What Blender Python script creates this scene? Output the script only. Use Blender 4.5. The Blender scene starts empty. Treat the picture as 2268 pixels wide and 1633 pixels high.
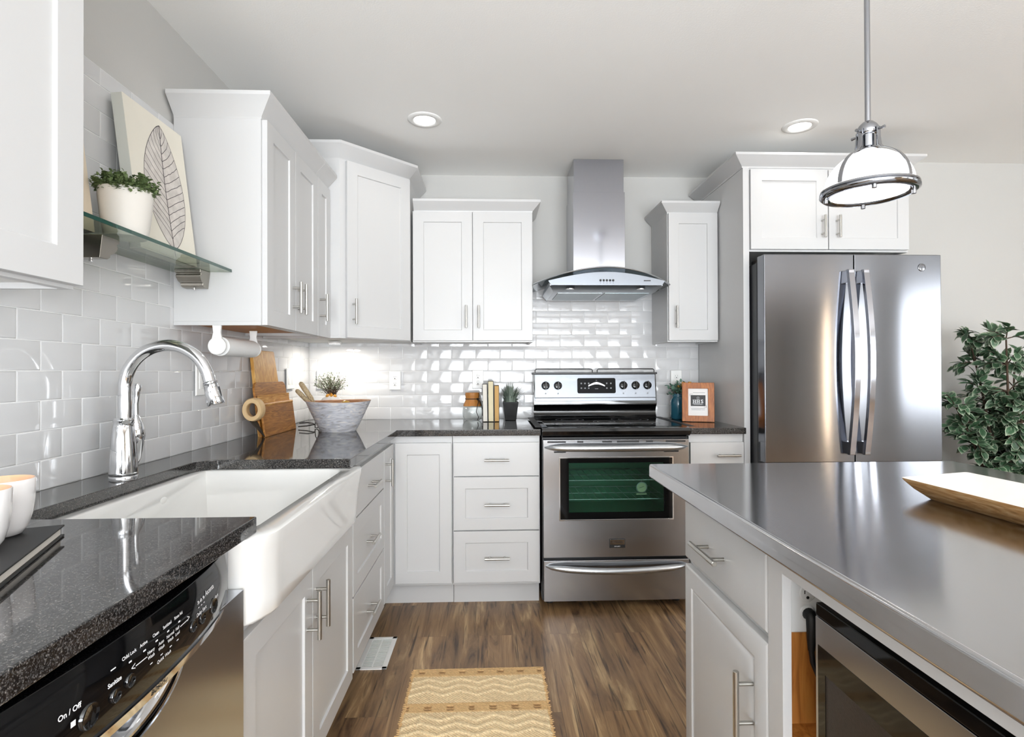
import bpy, bmesh, math, random
from mathutils import Vector, Matrix, Euler
# every length below is in inches; S turns inches into metres
S = 0.0254
SC = bpy.context.scene
COL = SC.collection
PI = math.pi
R = math.radians

# ------------------------------------------------------------------ camera
def make_camera():
    f_px, yaw, pitch, roll = 1211.0, 0.03723, 0.00611, -0.00341
    cy, sy, cp, sp = math.cos(yaw), math.sin(yaw), math.cos(pitch), math.sin(pitch)
    f = Vector((sy * cp, cy * cp, sp)); r = Vector((cy, -sy, 0)); u = r.cross(f)
    c, s = math.cos(roll), math.sin(roll)
    r2 = c * r + s * u; u2 = -s * r + c * u
    cam = bpy.data.cameras.new('camera'); o = bpy.data.objects.new('camera', cam); COL.objects.link(o)
    cam.sensor_fit = 'HORIZONTAL'; cam.sensor_width = 36.0; cam.lens = 36.0 * f_px / 2268.0
    cam.clip_start = 0.02; cam.clip_end = 200
    m = Matrix((r2, u2, -f)).transposed().to_4x4()
    m.translation = Vector((44.36, -134.96, 47.53)) * S
    o.matrix_world = m
    SC.camera = o
make_camera()

# ------------------------------------------------------------------ exposure, world, daylight
SC.view_settings.view_transform = 'Standard'
SC.view_settings.look = 'None'
SC.view_settings.gamma = 1.0
SC.view_settings.use_curve_mapping = False
SC.view_settings.exposure = -0.42
SC.cycles.max_bounces = 10
SC.cycles.diffuse_bounces = 6
SC.cycles.glossy_bounces = 5
SC.cycles.transmission_bounces = 6
SC.cycles.transparent_max_bounces = 12
SC.cycles.caustics_reflective = False
SC.cycles.caustics_refractive = False
SC.cycles.sample_clamp_indirect = 6.0
SC.cycles.blur_glossy = 0.6
SC.cycles.use_denoising = True

WORLD_STRENGTH = 2.6
def make_world():
    w = bpy.data.worlds.new('sky'); SC.world = w; w.use_nodes = True
    nt = w.node_tree; nt.nodes.clear()
    out = nt.nodes.new('ShaderNodeOutputWorld'); bg = nt.nodes.new('ShaderNodeBackground')
    tc = nt.nodes.new('ShaderNodeTexCoord'); sep = nt.nodes.new('ShaderNodeSeparateXYZ')
    rp = nt.nodes.new('ShaderNodeValToRGB'); mp = nt.nodes.new('ShaderNodeMapRange')
    mp.inputs[1].default_value = -0.4; mp.inputs[2].default_value = 0.6
    nt.links.new(tc.outputs['Generated'], sep.inputs[0]); nt.links.new(sep.outputs[2], mp.inputs[0])
    nt.links.new(mp.outputs[0], rp.inputs[0])
    e = rp.color_ramp.elements
    e[0].position = 0.0; e[0].color = (0.30, 0.31, 0.27, 1)
    e[1].position = 1.0; e[1].color = (0.80, 0.90, 1.0, 1)
    a = rp.color_ramp.elements.new(0.37); a.color = (0.42, 0.45, 0.40, 1)
    b = rp.color_ramp.elements.new(0.43); b.color = (1.0, 1.0, 1.0, 1)
    nt.links.new(rp.outputs[0], bg.inputs[0]); bg.inputs[1].default_value = WORLD_STRENGTH
    nt.links.new(bg.outputs[0], out.inputs[0])
make_world()

def area(name, loc, rot, sx, sy, power, col=(1, 1, 1)):
    l = bpy.data.lights.new(name, 'AREA'); l.shape = 'RECTANGLE'; l.size = sx * S; l.size_y = sy * S
    l.energy = power; l.color = col
    o = bpy.data.objects.new(name, l); COL.objects.link(o); o.location = Vector(loc) * S; o.rotation_euler = rot
    return o
# daylight through the windows of the wall behind and the wall to the right (x0, x1, z0, z1)
REAR_Y = -330.0; RIGHT_X = 250.0
REAR_WIN = [(16, 56, 6, 84), (70, 106, 34, 84), (112, 148, 34, 84), (154, 190, 34, 84)]
RIGHT_WIN = [(-266, -262, 6, 84), (-120, -80, 30, 84), (-180, -140, 30, 84), (-250, -210, 30, 84)]  # first, slim opening is made up for the warm fridge streak
DAY = (0.92, 0.96, 1.0)
for (a, b, c, d) in REAR_WIN:
    area('daylight', ((a + b) / 2, REAR_Y + 1.0, (c + d) / 2), (R(90), 0, 0), b - a, d - c, (d - c) * (0.5 if a < 120 else 0.15), DAY)
for (a, b, c, d) in RIGHT_WIN:
    if b - a < 10:      # warm lamp added in a slim opening to streak the fridge door
        area('streak_lamp', (RIGHT_X - 1.0, (a + b) / 2, (c + d) / 2), (R(90), 0, R(90)), b - a, d - c, 26, (1.0, 0.74, 0.48)); continue
    area('daylight', (RIGHT_X - 1.0, (a + b) / 2, (c + d) / 2), (R(90), 0, R(90)), b - a, d - c, 5 if a > -130 else 44, DAY)

# added fill lamps behind the camera, evening out ceiling and cabinets
area('ceiling_fill', (72, -240, 42), (R(180 - 26), 0, 0), 120, 100, 500, (0.90, 0.95, 1.0))

area('front_fill', (44, -250, 64), (R(180 - 62), 0, 0), 54, 36, 40, (0.90, 0.95, 1.0))  # added fill that reaches the low drawers

# ------------------------------------------------------------------ materials
def new_mat(name):
    m = bpy.data.materials.new(name); m.use_nodes = True
    nt = m.node_tree; b = nt.nodes['Principled BSDF']
    return m, nt, b
def lin(c):
    return tuple(((x / 255.0) / 12.92 if x <= 10 else (((x / 255.0) + 0.055) / 1.055) ** 2.4) for x in c)
def mat(name, rgb, rough=0.5, metal=0.0, noise=0.0, nscale=20.0, bump=0.0, bscale=60.0, coat=0.0, spec=0.5, stretch=(1, 1, 1), trans=0.0, ior=1.5, sheen=0.0):
    m, nt, b = new_mat(name)
    c = lin(rgb)
    b.inputs['Base Color'].default_value = (*c, 1); b.inputs['Roughness'].default_value = rough
    b.inputs['Metallic'].default_value = metal; b.inputs['Coat Weight'].default_value = coat
    b.inputs['Specular IOR Level'].default_value = spec; b.inputs['Transmission Weight'].default_value = trans
    b.inputs['IOR'].default_value = ior; b.inputs['Sheen Weight'].default_value = sheen
    tc = nt.nodes.new('ShaderNodeTexCoord'); mp = nt.nodes.new('ShaderNodeMapping')
    mp.inputs['Scale'].default_value = stretch
    nt.links.new(tc.outputs['Object'], mp.inputs[0])
    if noise > 0:
        n = nt.nodes.new('ShaderNodeTexNoise'); n.inputs['Scale'].default_value = nscale; n.inputs['Detail'].default_value = 5
        nt.links.new(mp.outputs[0], n.inputs['Vector'])
        mx = nt.nodes.new('ShaderNodeMix'); mx.data_type = 'RGBA'
        mx.inputs[6].default_value = tuple(max(0, v * (1 - noise)) for v in c) + (1,)
        mx.inputs[7].default_value = tuple(min(1, v * (1 + noise)) for v in c) + (1,)
        nt.links.new(n.outputs['Fac'], mx.inputs[0]); nt.links.new(mx.outputs[2], b.inputs['Base Color'])
    if bump > 0:
        n2 = nt.nodes.new('ShaderNodeTexNoise'); n2.inputs['Scale'].default_value = bscale; n2.inputs['Detail'].default_value = 3
        nt.links.new(mp.outputs[0], n2.inputs['Vector'])
        bp = nt.nodes.new('ShaderNodeBump'); bp.inputs['Strength'].default_value = bump; bp.inputs['Distance'].default_value = 0.002
        nt.links.new(n2.outputs['Fac'], bp.inputs['Height']); nt.links.new(bp.outputs[0], b.inputs['Normal'])
    return m
M = {}
M['cab'] = mat('white_cabinet_paint', (198, 198, 198), 0.32, noise=0.012, nscale=3, bump=0.03, bscale=30)
M['cab_in'] = mat('gray_white_melamine', (226, 225, 221), 0.45, noise=0.01)
M['wall'] = mat('light_gray_wall_paint', (190, 189, 186), 0.62, noise=0.012, nscale=2, bump=0.12, bscale=220)
M['ceil'] = mat('white_ceiling_paint', (246, 246, 244), 0.8, noise=0.01, nscale=1.5, bump=0.25, bscale=160)
M['tile'] = mat('glossy_white_tile', (206, 206, 207), 0.06, noise=0.02, nscale=1.2, bump=0.025, bscale=9)
M['grout'] = mat('pale_grout', (232, 232, 231), 0.8, noise=0.03, nscale=40)
M['steel'] = None
M['chrome'] = mat('polished_chrome', (225, 226, 228), 0.06, 1.0, noise=0.01)
M['lamp_chrome'] = mat('lamp_chrome', (158, 160, 165), 0.1, 1.0, noise=0.02)
M['nickel'] = mat('brushed_nickel', (190, 188, 182), 0.28, 1.0, noise=0.04, nscale=90, stretch=(1, 1, 12))
M['black_gloss'] = mat('black_gloss', (8, 8, 9), 0.05, noise=0.02, spec=0.3)
M['display_black'] = mat('display_black', (7, 7, 8), 0.2, noise=0.02, spec=0.08)
M['black_enamel'] = mat('black_enamel', (7, 7, 8), 0.09, noise=0.02, coat=0.4)
M['black_satin'] = mat('black_satin', (16, 16, 17), 0.42, noise=0.05)
M['fridge_side'] = mat('charcoal_fridge_side', (44, 45, 48), 0.42, noise=0.04, bump=0.1, bscale=180)
M['white_gloss'] = mat('white_fireclay', (226, 226, 224), 0.08, noise=0.01, nscale=4, coat=0.5)
M['plastic_white'] = mat('white_plastic', (238, 238, 236), 0.3, noise=0.01)
M['slot'] = mat('dark_slot', (28, 28, 28), 0.6, noise=0.02)
M['print_white'] = mat('white_print', (225, 226, 228), 0.5, noise=0.01)
M['print_gray'] = mat('gray_print', (130, 132, 136), 0.5, noise=0.01)
M['print_black'] = mat('black_print', (18, 18, 20), 0.5, noise=0.01)
M['paper'] = mat('white_paper', (242, 241, 240), 0.85, noise=0.01)
M['towel'] = mat('paper_towel', (236, 236, 235), 0.9, noise=0.015, bump=0.3, bscale=120)
M['pot_white'] = mat('white_textured_ceramic', (228, 224, 217), 0.55, noise=0.02)
M['soil'] = mat('dark_soil', (52, 40, 31), 0.95, noise=0.3, nscale=60)
M['canvas'] = mat('cream_canvas', (226, 221, 208), 0.8, noise=0.03, nscale=12, bump=0.1, bscale=200)
M['canvas_side'] = mat('gray_canvas_edge', (196, 197, 189), 0.8, noise=0.04, nscale=10)
M['canvas_tan'] = mat('tan_canvas', (222, 207, 186), 0.8, noise=0.05, nscale=6)
M['bronze'] = mat('pewter_bracket', (150, 145, 136), 0.22, 1.0, noise=0.04)
M['board_side'] = mat('pale_bark_edge', (206, 176, 132), 0.6, noise=0.12, nscale=30)
M['wire'] = mat('black_wire', (14, 14, 15), 0.35, noise=0.02)
M['gold'] = mat('golden_fruit', (190, 150, 60), 0.35, noise=0.12, nscale=14)
M['orange'] = mat('orange_gourd', (214, 150, 44), 0.45, noise=0.15, nscale=10)
M['leather'] = mat('tan_leather', (176, 116, 52), 0.55, noise=0.16, nscale=18)
M['cord'] = mat('dark_cord', (26, 19, 16), 0.7, noise=0.05)
M['book_white'] = mat('white_page_block', (222, 217, 208), 0.85, noise=0.05, nscale=40, stretch=(12, 1, 1))
M['book_cream'] = mat('cream_page_block', (216, 205, 172), 0.85, noise=0.05, nscale=40, stretch=(12, 1, 1))
M['book_tan'] = mat('tan_page_block', (196, 156, 98), 0.85, noise=0.06, nscale=40, stretch=(12, 1, 1))
M['cover'] = mat('black_cloth_cover', (13, 13, 14), 0.5, noise=0.05)
M['grass'] = mat('gray_green_blade', (104, 116, 104), 0.6, noise=0.22, nscale=30)
M['succulent'] = mat('succulent_green', (104, 122, 78), 0.55, noise=0.3, nscale=40)
M['sage'] = mat('sage_leaf', (112, 124, 98), 0.6, noise=0.25, nscale=50)
M['teal_leaf'] = mat('blue_green_leaf', (86, 122, 104), 0.55, noise=0.2, nscale=30)
M['rose'] = mat('mustard_petal', (206, 162, 78), 0.6, noise=0.1, nscale=20)
M['blue_glass'] = mat('blue_mason_glass', (38, 92, 112), 0.12, noise=0.1, nscale=12, coat=0.4)
M['frame_wood'] = None
M['mug'] = mat('white_glazed_mug', (226, 223, 222), 0.1, noise=0.01, coat=0.4)
M['mug_in'] = mat('beige_mug_glaze', (222, 178, 142), 0.15, noise=0.02, coat=0.3)
M['stem'] = mat('brown_stem', (66, 50, 36), 0.8, noise=0.2, nscale=30)
M['basket'] = mat('dark_basket', (58, 46, 36), 0.8, noise=0.2, nscale=50)
M['whitewash'] = mat('whitewashed_wood', (240, 235, 231), 0.7, noise=0.04, nscale=8, stretch=(1, 5, 5))
M['reflection_green'] = mat('green_reflection_cavity', (104, 150, 124), 0.4, noise=0.1, nscale=3)  # window coating's green reflection painted into the cavity wall colour
M['cream_dial'] = mat('cream_dial', (226, 222, 190), 0.5, noise=0.02)
M['rubber'] = mat('black_rubber', (20, 20, 21), 0.55, noise=0.05)
M['hood_under'] = mat('gray_filter_mesh', (128, 138, 142), 0.35, 0.9, noise=0.06, nscale=80)

def steel(name, rgb, rough, aniso=0.0, rot=0.0, stretch=(1, 1, 1), axis='Z'):
    m, nt, b = new_mat(name)
    c = lin(rgb); b.inputs['Metallic'].default_value = 1.0; b.inputs['Roughness'].default_value = rough
    b.inputs['Anisotropic'].default_value = aniso; b.inputs['Anisotropic Rotation'].default_value = rot
    tc = nt.nodes.new('ShaderNodeTexCoord'); mp = nt.nodes.new('ShaderNodeMapping'); mp.inputs['Scale'].default_value = stretch
    nt.links.new(tc.outputs['Object'], mp.inputs[0])
    n = nt.nodes.new('ShaderNodeTexNoise'); n.inputs['Scale'].default_value = 26; n.inputs['Detail'].default_value = 4
    nt.links.new(mp.outputs[0], n.inputs['Vector'])
    mx = nt.nodes.new('ShaderNodeMix'); mx.data_type = 'RGBA'
    mx.inputs[6].default_value = tuple(v * 0.94 for v in c) + (1,); mx.inputs[7].default_value = tuple(min(1, v * 1.06) for v in c) + (1,)
    nt.links.new(n.outputs['Fac'], mx.inputs[0]); nt.links.new(mx.outputs[2], b.inputs['Base Color'])
    if aniso > 0:
        tg = nt.nodes.new('ShaderNodeTangent'); tg.direction_type = 'RADIAL'; tg.axis = axis
        nt.links.new(tg.outputs[0], b.inputs['Tangent'])
    return m
M['steel'] = steel('brushed_steel', (176, 177, 180), 0.22, 0.75, 0.0, (2, 2, 60))
M['steel_fridge'] = steel('fridge_steel', (126, 128, 133), 0.13, 0.9, 0.25, (1, 1, 60))
M['steel_top'] = steel('steel_worktop', (200, 200, 202), 0.13, 0.75, 0.0, (60, 1, 1), 'X')
M['steel_panel'] = steel('panel_steel', (128, 132, 138), 0.36, 0.3, 0.0, (2, 2, 40))
M['steel_soft'] = steel('satin_steel', (200, 204, 208), 0.3, 0.3, 0.0, (2, 2, 40))

def glass_mat(name, tint, rough=0.0, gloss=0.08, tr=1.0, fres=1.45):
    """thin clear pane: transparent tint plus a fresnel mirror (lets daylight through)"""
    m = bpy.data.materials.new(name); m.use_nodes = True; nt = m.node_tree; nt.nodes.clear()
    out = nt.nodes.new('ShaderNodeOutputMaterial'); t = nt.nodes.new('ShaderNodeBsdfTransparent'); g = nt.nodes.new('ShaderNodeBsdfGlossy')
    mx = nt.nodes.new('ShaderNodeMixShader')
    ge = nt.nodes.new('ShaderNodeNewGeometry'); dt = nt.nodes.new('ShaderNodeVectorMath'); dt.operation = 'DOT_PRODUCT'
    nt.links.new(ge.outputs['Normal'], dt.inputs[0]); nt.links.new(ge.outputs['Incoming'], dt.inputs[1])
    def mth(op, a, b=None):
        k = nt.nodes.new('ShaderNodeMath'); k.operation = op
        for i, q in enumerate((a, b)):
            if q is None: continue
            if isinstance(q, (int, float)): k.inputs[i].default_value = q
            else: nt.links.new(q, k.inputs[i])
        return k.outputs[0]
    f0 = ((fres - 1) / (fres + 1)) ** 2
    sch = mth('ADD', mth('MULTIPLY', mth('POWER', mth('SUBTRACT', 1.0, mth('ABSOLUTE', dt.outputs['Value'])), 5.0), 1 - f0), f0)
    n = nt.nodes.new('ShaderNodeTexNoise'); n.inputs['Scale'].default_value = 3
    cm = nt.nodes.new('ShaderNodeMix'); cm.data_type = 'RGBA'
    cm.inputs[6].default_value = (*[v * 0.97 for v in tint], 1); cm.inputs[7].default_value = (*tint, 1)
    nt.links.new(n.outputs['Fac'], cm.inputs[0]); nt.links.new(cm.outputs[2], t.inputs[0])
    g.inputs['Roughness'].default_value = rough
    nt.links.new(sch, mx.inputs[0]); nt.links.new(t.outputs[0], mx.inputs[1]); nt.links.new(g.outputs[0], mx.inputs[2])
    nt.links.new(mx.outputs[0], out.inputs[0])
    return m
M['glass'] = glass_mat('clear_glass', (0.97, 0.98, 0.97))
M['shelf_glass'] = glass_mat('green_tinted_glass', (0.86, 0.91, 0.84))
M['shelf_edge'] = mat('dark_green_glass_edge', (22, 70, 58), 0.08, noise=0.35, nscale=9, coat=0.3)
M['hood_glass'] = glass_mat('smoked_glass', (0.45, 0.49, 0.51), fres=1.6)
M['oven_glass'] = glass_mat('oven_glass', (0.66, 0.78, 0.74), fres=1.5)

def emit(name, rgb, strength):
    m, nt, b = new_mat(name)
    b.inputs['Base Color'].default_value = (*rgb, 1); b.inputs['Emission Color'].default_value = (*rgb, 1)
    b.inputs['Emission Strength'].default_value = strength
    return m
M['lamp_face'] = emit('lit_lamp_face', (1.0, 0.97, 0.92), 9.0)
M['shade_lit'] = emit('lit_milk_glass', (1.0, 0.985, 0.97), 1.7)

def granite():
    m, nt, b = new_mat('black_granite')
    tc = nt.nodes.new('ShaderNodeTexCoord')
    n = nt.nodes.new('ShaderNodeTexNoise'); n.inputs['Scale'].default_value = 450; n.inputs['Detail'].default_value = 3; n.inputs['Roughness'].default_value = 0.7
    v = nt.nodes.new('ShaderNodeTexVoronoi'); v.inputs['Scale'].default_value = 380
    r = nt.nodes.new('ShaderNodeValToRGB'); e = r.color_ramp.elements
    e[0].position = 0.40; e[0].color = (0.007, 0.007, 0.008, 1); e[1].position = 0.74; e[1].color = (0.50, 0.46, 0.42, 1)
    a = e.new(0.51); a.color = (0.045, 0.042, 0.040, 1)
    r2 = nt.nodes.new('ShaderNodeValToRGB'); e = r2.color_ramp.elements
    e[0].position = 0.0; e[0].color = (1.0, 0.98, 0.95, 1); e[1].position = 0.45; e[1].color = (0.35, 0.36, 0.38, 1)
    mx = nt.nodes.new('ShaderNodeMix'); mx.data_type = 'RGBA'; mx.blend_type = 'MULTIPLY'; mx.inputs[0].default_value = 1.0
    nt.links.new(tc.outputs['Object'], n.inputs['Vector']); nt.links.new(tc.outputs['Object'], v.inputs['Vector'])
    nt.links.new(n.outputs['Fac'], r.inputs[0]); nt.links.new(v.outputs['Distance'], r2.inputs[0])
    nt.links.new(r.outputs[0], mx.inputs[6]); nt.links.new(r2.outputs[0], mx.inputs[7])
    nt.links.new(mx.outputs[2], b.inputs['Base Color'])
    b.inputs['Roughness'].default_value = 0.05; b.inputs['IOR'].default_value = 1.7
    return m
M['granite'] = granite()

def wood(name, c1, c2, c3, scale=(1, 14, 14), rough=0.45, ns=9.0, dist=2.2):
    m, nt, b = new_mat(name)
    tc = nt.nodes.new('ShaderNodeTexCoord'); mp = nt.nodes.new('ShaderNodeMapping'); mp.inputs['Scale'].default_value = scale
    n = nt.nodes.new('ShaderNodeTexNoise'); n.inputs['Scale'].default_value = ns; n.inputs['Detail'].default_value = 6; n.inputs['Distortion'].default_value = dist
    r = nt.nodes.new('ShaderNodeValToRGB'); e = r.color_ramp.elements
    e[0].position = 0.3; e[0].color = (*lin(c1), 1); e[1].position = 0.72; e[1].color = (*lin(c3), 1)
    a = e.new(0.5); a.color = (*lin(c2), 1)
    nt.links.new(tc.outputs['Object'], mp.inputs[0]); nt.links.new(mp.outputs[0], n.inputs['Vector'])
    nt.links.new(n.outputs['Fac'], r.inputs[0]); nt.links.new(r.outputs[0], b.inputs['Base Color'])
    b.inputs['Roughness'].default_value = rough
    bp = nt.nodes.new('ShaderNodeBump'); bp.inputs['Strength'].default_value = 0.15; bp.inputs['Distance'].default_value = 0.001
    nt.links.new(n.outputs['Fac'], bp.inputs['Height']); nt.links.new(bp.outputs[0], b.inputs['Normal'])
    return m
M['veneer'] = wood('orange_maple_veneer', (150, 92, 40), (186, 122, 58), (205, 146, 80), (8, 1, 8), 0.5)
M['board_light'] = wood('light_board_wood', (172, 118, 44), (200, 148, 70), (226, 186, 116), (6, 6, 0.9), 0.5, 9)
M['board_dark'] = wood('dark_board_wood', (112, 66, 16), (152, 98, 34), (182, 126, 56), (3, 0.7, 9), 0.5, 9)
M['board_mid'] = wood('mid_board_wood', (160, 106, 38), (188, 134, 62), (212, 166, 100), (3, 0.7, 9), 0.5, 9)
M['bark'] = mat('dark_bark', (52, 44, 34), 0.9, noise=0.4, nscale=40)
M['frame_wood'] = wood('chestnut_frame_wood', (132, 72, 22), (164, 92, 32), (182, 112, 46), (5, 5, 1), 0.45, 10)
M['tray_wood'] = wood('tray_bark_wood', (150, 104, 56), (196, 148, 92), (222, 188, 142), (8, 1, 8), 0.7, 8)
M['spoon_wood'] = wood('gray_handle_wood', (128, 112, 88), (168, 150, 118), (196, 182, 152), (6, 6, 1), 0.8, 20)
M['bowl_wood'] = wood('weathered_bowl_wood', (150, 142, 138), (188, 190, 198), (222, 216, 208), (1.5, 1.5, 7), 0.75, 8, 2.0)
M['bowl_in'] = wood('brown_bowl_inside', (140, 96, 66), (176, 130, 96), (196, 156, 124), (1, 1, 6), 0.7, 8)
M['island_wood'] = wood('orange_plywood', (150, 88, 34), (184, 116, 50), (200, 136, 66), (6, 6, 1), 0.55, 5)

def floor_mat():
    m, nt, b = new_mat('rustic_plank_floor')
    tc = nt.nodes.new('ShaderNodeTexCoord'); L = nt.links.new
    mp = nt.nodes.new('ShaderNodeMapping'); mp.inputs['Rotation'].default_value = (0, 0, R(90))
    L(tc.outputs['Object'], mp.inputs[0])
    br = nt.nodes.new('ShaderNodeTexBrick'); br.offset = 0.37; br.inputs['Scale'].default_value = 1.0
    br.inputs['Brick Width'].default_value = 36 * S; br.inputs['Row Height'].default_value = 6 * S; br.inputs['Mortar Size'].default_value = 0.0006
    br.inputs['Color1'].default_value = (0.2, 0.2, 0.2, 1); br.inputs['Color2'].default_value = (0.9, 0.9, 0.9, 1); br.inputs['Mortar'].default_value = (0.0, 0.0, 0.0, 1)
    L(mp.outputs[0], br.inputs['Vector'])
    # per-plank offset of the grain
    sc = nt.nodes.new('ShaderNodeVectorMath'); sc.operation = 'MULTIPLY'; sc.inputs[1].default_value = (5.5, 0.5, 1)
    L(tc.outputs['Object'], sc.inputs[0])
    ad = nt.nodes.new('ShaderNodeVectorMath'); ad.operation = 'MULTIPLY_ADD'; ad.inputs[1].default_value = (31, 17, 23)
    L(br.outputs['Color'], ad.inputs[0]); L(sc.outputs[0], ad.inputs[2])
    n = nt.nodes.new('ShaderNodeTexNoise'); n.inputs['Scale'].default_value = 2.4; n.inputs['Detail'].default_value = 9; n.inputs['Distortion'].default_value = 1.3; n.inputs['Roughness'].default_value = 0.62
    L(ad.outputs[0], n.inputs['Vector'])
    r = nt.nodes.new('ShaderNodeValToRGB'); e = r.color_ramp.elements
    e[0].position = 0.33; e[0].color = (*lin((70, 50, 34)), 1); e[1].position = 0.69; e[1].color = (*lin((200, 168, 124)), 1)
    a = e.new(0.42); a.color = (*lin((122, 93, 64)), 1); a = e.new(0.56); a.color = (*lin((152, 120, 84)), 1)
    L(n.outputs['Fac'], r.inputs[0])
    # dark cracks
    sc2 = nt.nodes.new('ShaderNodeVectorMath'); sc2.operation = 'MULTIPLY'; sc2.inputs[1].default_value = (30, 1.3, 1)
    L(tc.outputs['Object'], sc2.inputs[0])
    n2 = nt.nodes.new('ShaderNodeTexNoise'); n2.inputs['Scale'].default_value = 1.5; n2.inputs['Detail'].default_value = 5; n2.inputs['Distortion'].default_value = 1.6
    L(sc2.outputs[0], n2.inputs['Vector'])
    r2 = nt.nodes.new('ShaderNodeValToRGB'); e = r2.color_ramp.elements
    e[0].position = 0.33; e[0].color = (0.22, 0.2, 0.19, 1); e[1].position = 0.44; e[1].color = (1, 1, 1, 1)
    L(n2.outputs['Fac'], r2.inputs[0])
    mx = nt.nodes.new('ShaderNodeMix'); mx.data_type = 'RGBA'; mx.blend_type = 'MULTIPLY'; mx.inputs[0].default_value = 0.85
    L(r.outputs[0], mx.inputs[6]); L(r2.outputs[0], mx.inputs[7])
    # plank-to-plank tone, thin dark joints
    r3 = nt.nodes.new('ShaderNodeMapRange'); r3.inputs[1].default_value = 0.0; r3.inputs[2].default_value = 0.9; r3.inputs[3].default_value = 0.45; r3.inputs[4].default_value = 1.16
    sp = nt.nodes.new('ShaderNodeSeparateColor'); L(br.outputs['Color'], sp.inputs[0]); L(sp.outputs[0], r3.inputs[0])
    mx2 = nt.nodes.new('ShaderNodeMix'); mx2.data_type = 'RGBA'; mx2.blend_type = 'MULTIPLY'; mx2.inputs[0].default_value = 0.75
    L(mx.outputs[2], mx2.inputs[6]); L(r3.outputs[0], mx2.inputs[7])
    L(mx2.outputs[2], b.inputs['Base Color'])
    b.inputs['Roughness'].default_value = 0.38
    bp = nt.nodes.new('ShaderNodeBump'); bp.inputs['Strength'].default_value = 0.25; bp.inputs['Distance'].default_value = 0.0015
    L(n.outputs['Fac'], bp.inputs['Height']); L(bp.outputs[0], b.inputs['Normal'])
    return m
M['floor'] = floor_mat()

def attr_mat(name, rough=0.8, bump=0.0, bscale=300):
    m, nt, b = new_mat(name)
    at = nt.nodes.new('ShaderNodeVertexColor'); at.layer_name = 'tint'
    n = nt.nodes.new('ShaderNodeTexNoise'); n.inputs['Scale'].default_value = bscale; tc = nt.nodes.new('ShaderNodeTexCoord')
    nt.links.new(tc.outputs['Object'], n.inputs['Vector'])
    mx = nt.nodes.new('ShaderNodeMix'); mx.data_type = 'RGBA'; mx.blend_type = 'OVERLAY'; mx.inputs[0].default_value = 0.35
    nt.links.new(at.outputs[0], mx.inputs[6]); nt.links.new(n.outputs['Fac'], mx.inputs[7])
    nt.links.new(mx.outputs[2], b.inputs['Base Color']); b.inputs['Roughness'].default_value = rough
    if bump:
        bp = nt.nodes.new('ShaderNodeBump'); bp.inputs['Strength'].default_value = bump; bp.inputs['Distance'].default_value = 0.002
        nt.links.new(n.outputs['Fac'], bp.inputs['Height']); nt.links.new(bp.outputs[0], b.inputs['Normal'])
    return m
M['jute'] = attr_mat('woven_jute', 0.9, 0.5, 260)
M['ficus'] = attr_mat('variegated_leaf', 0.4, 0.0, 60)

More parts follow.
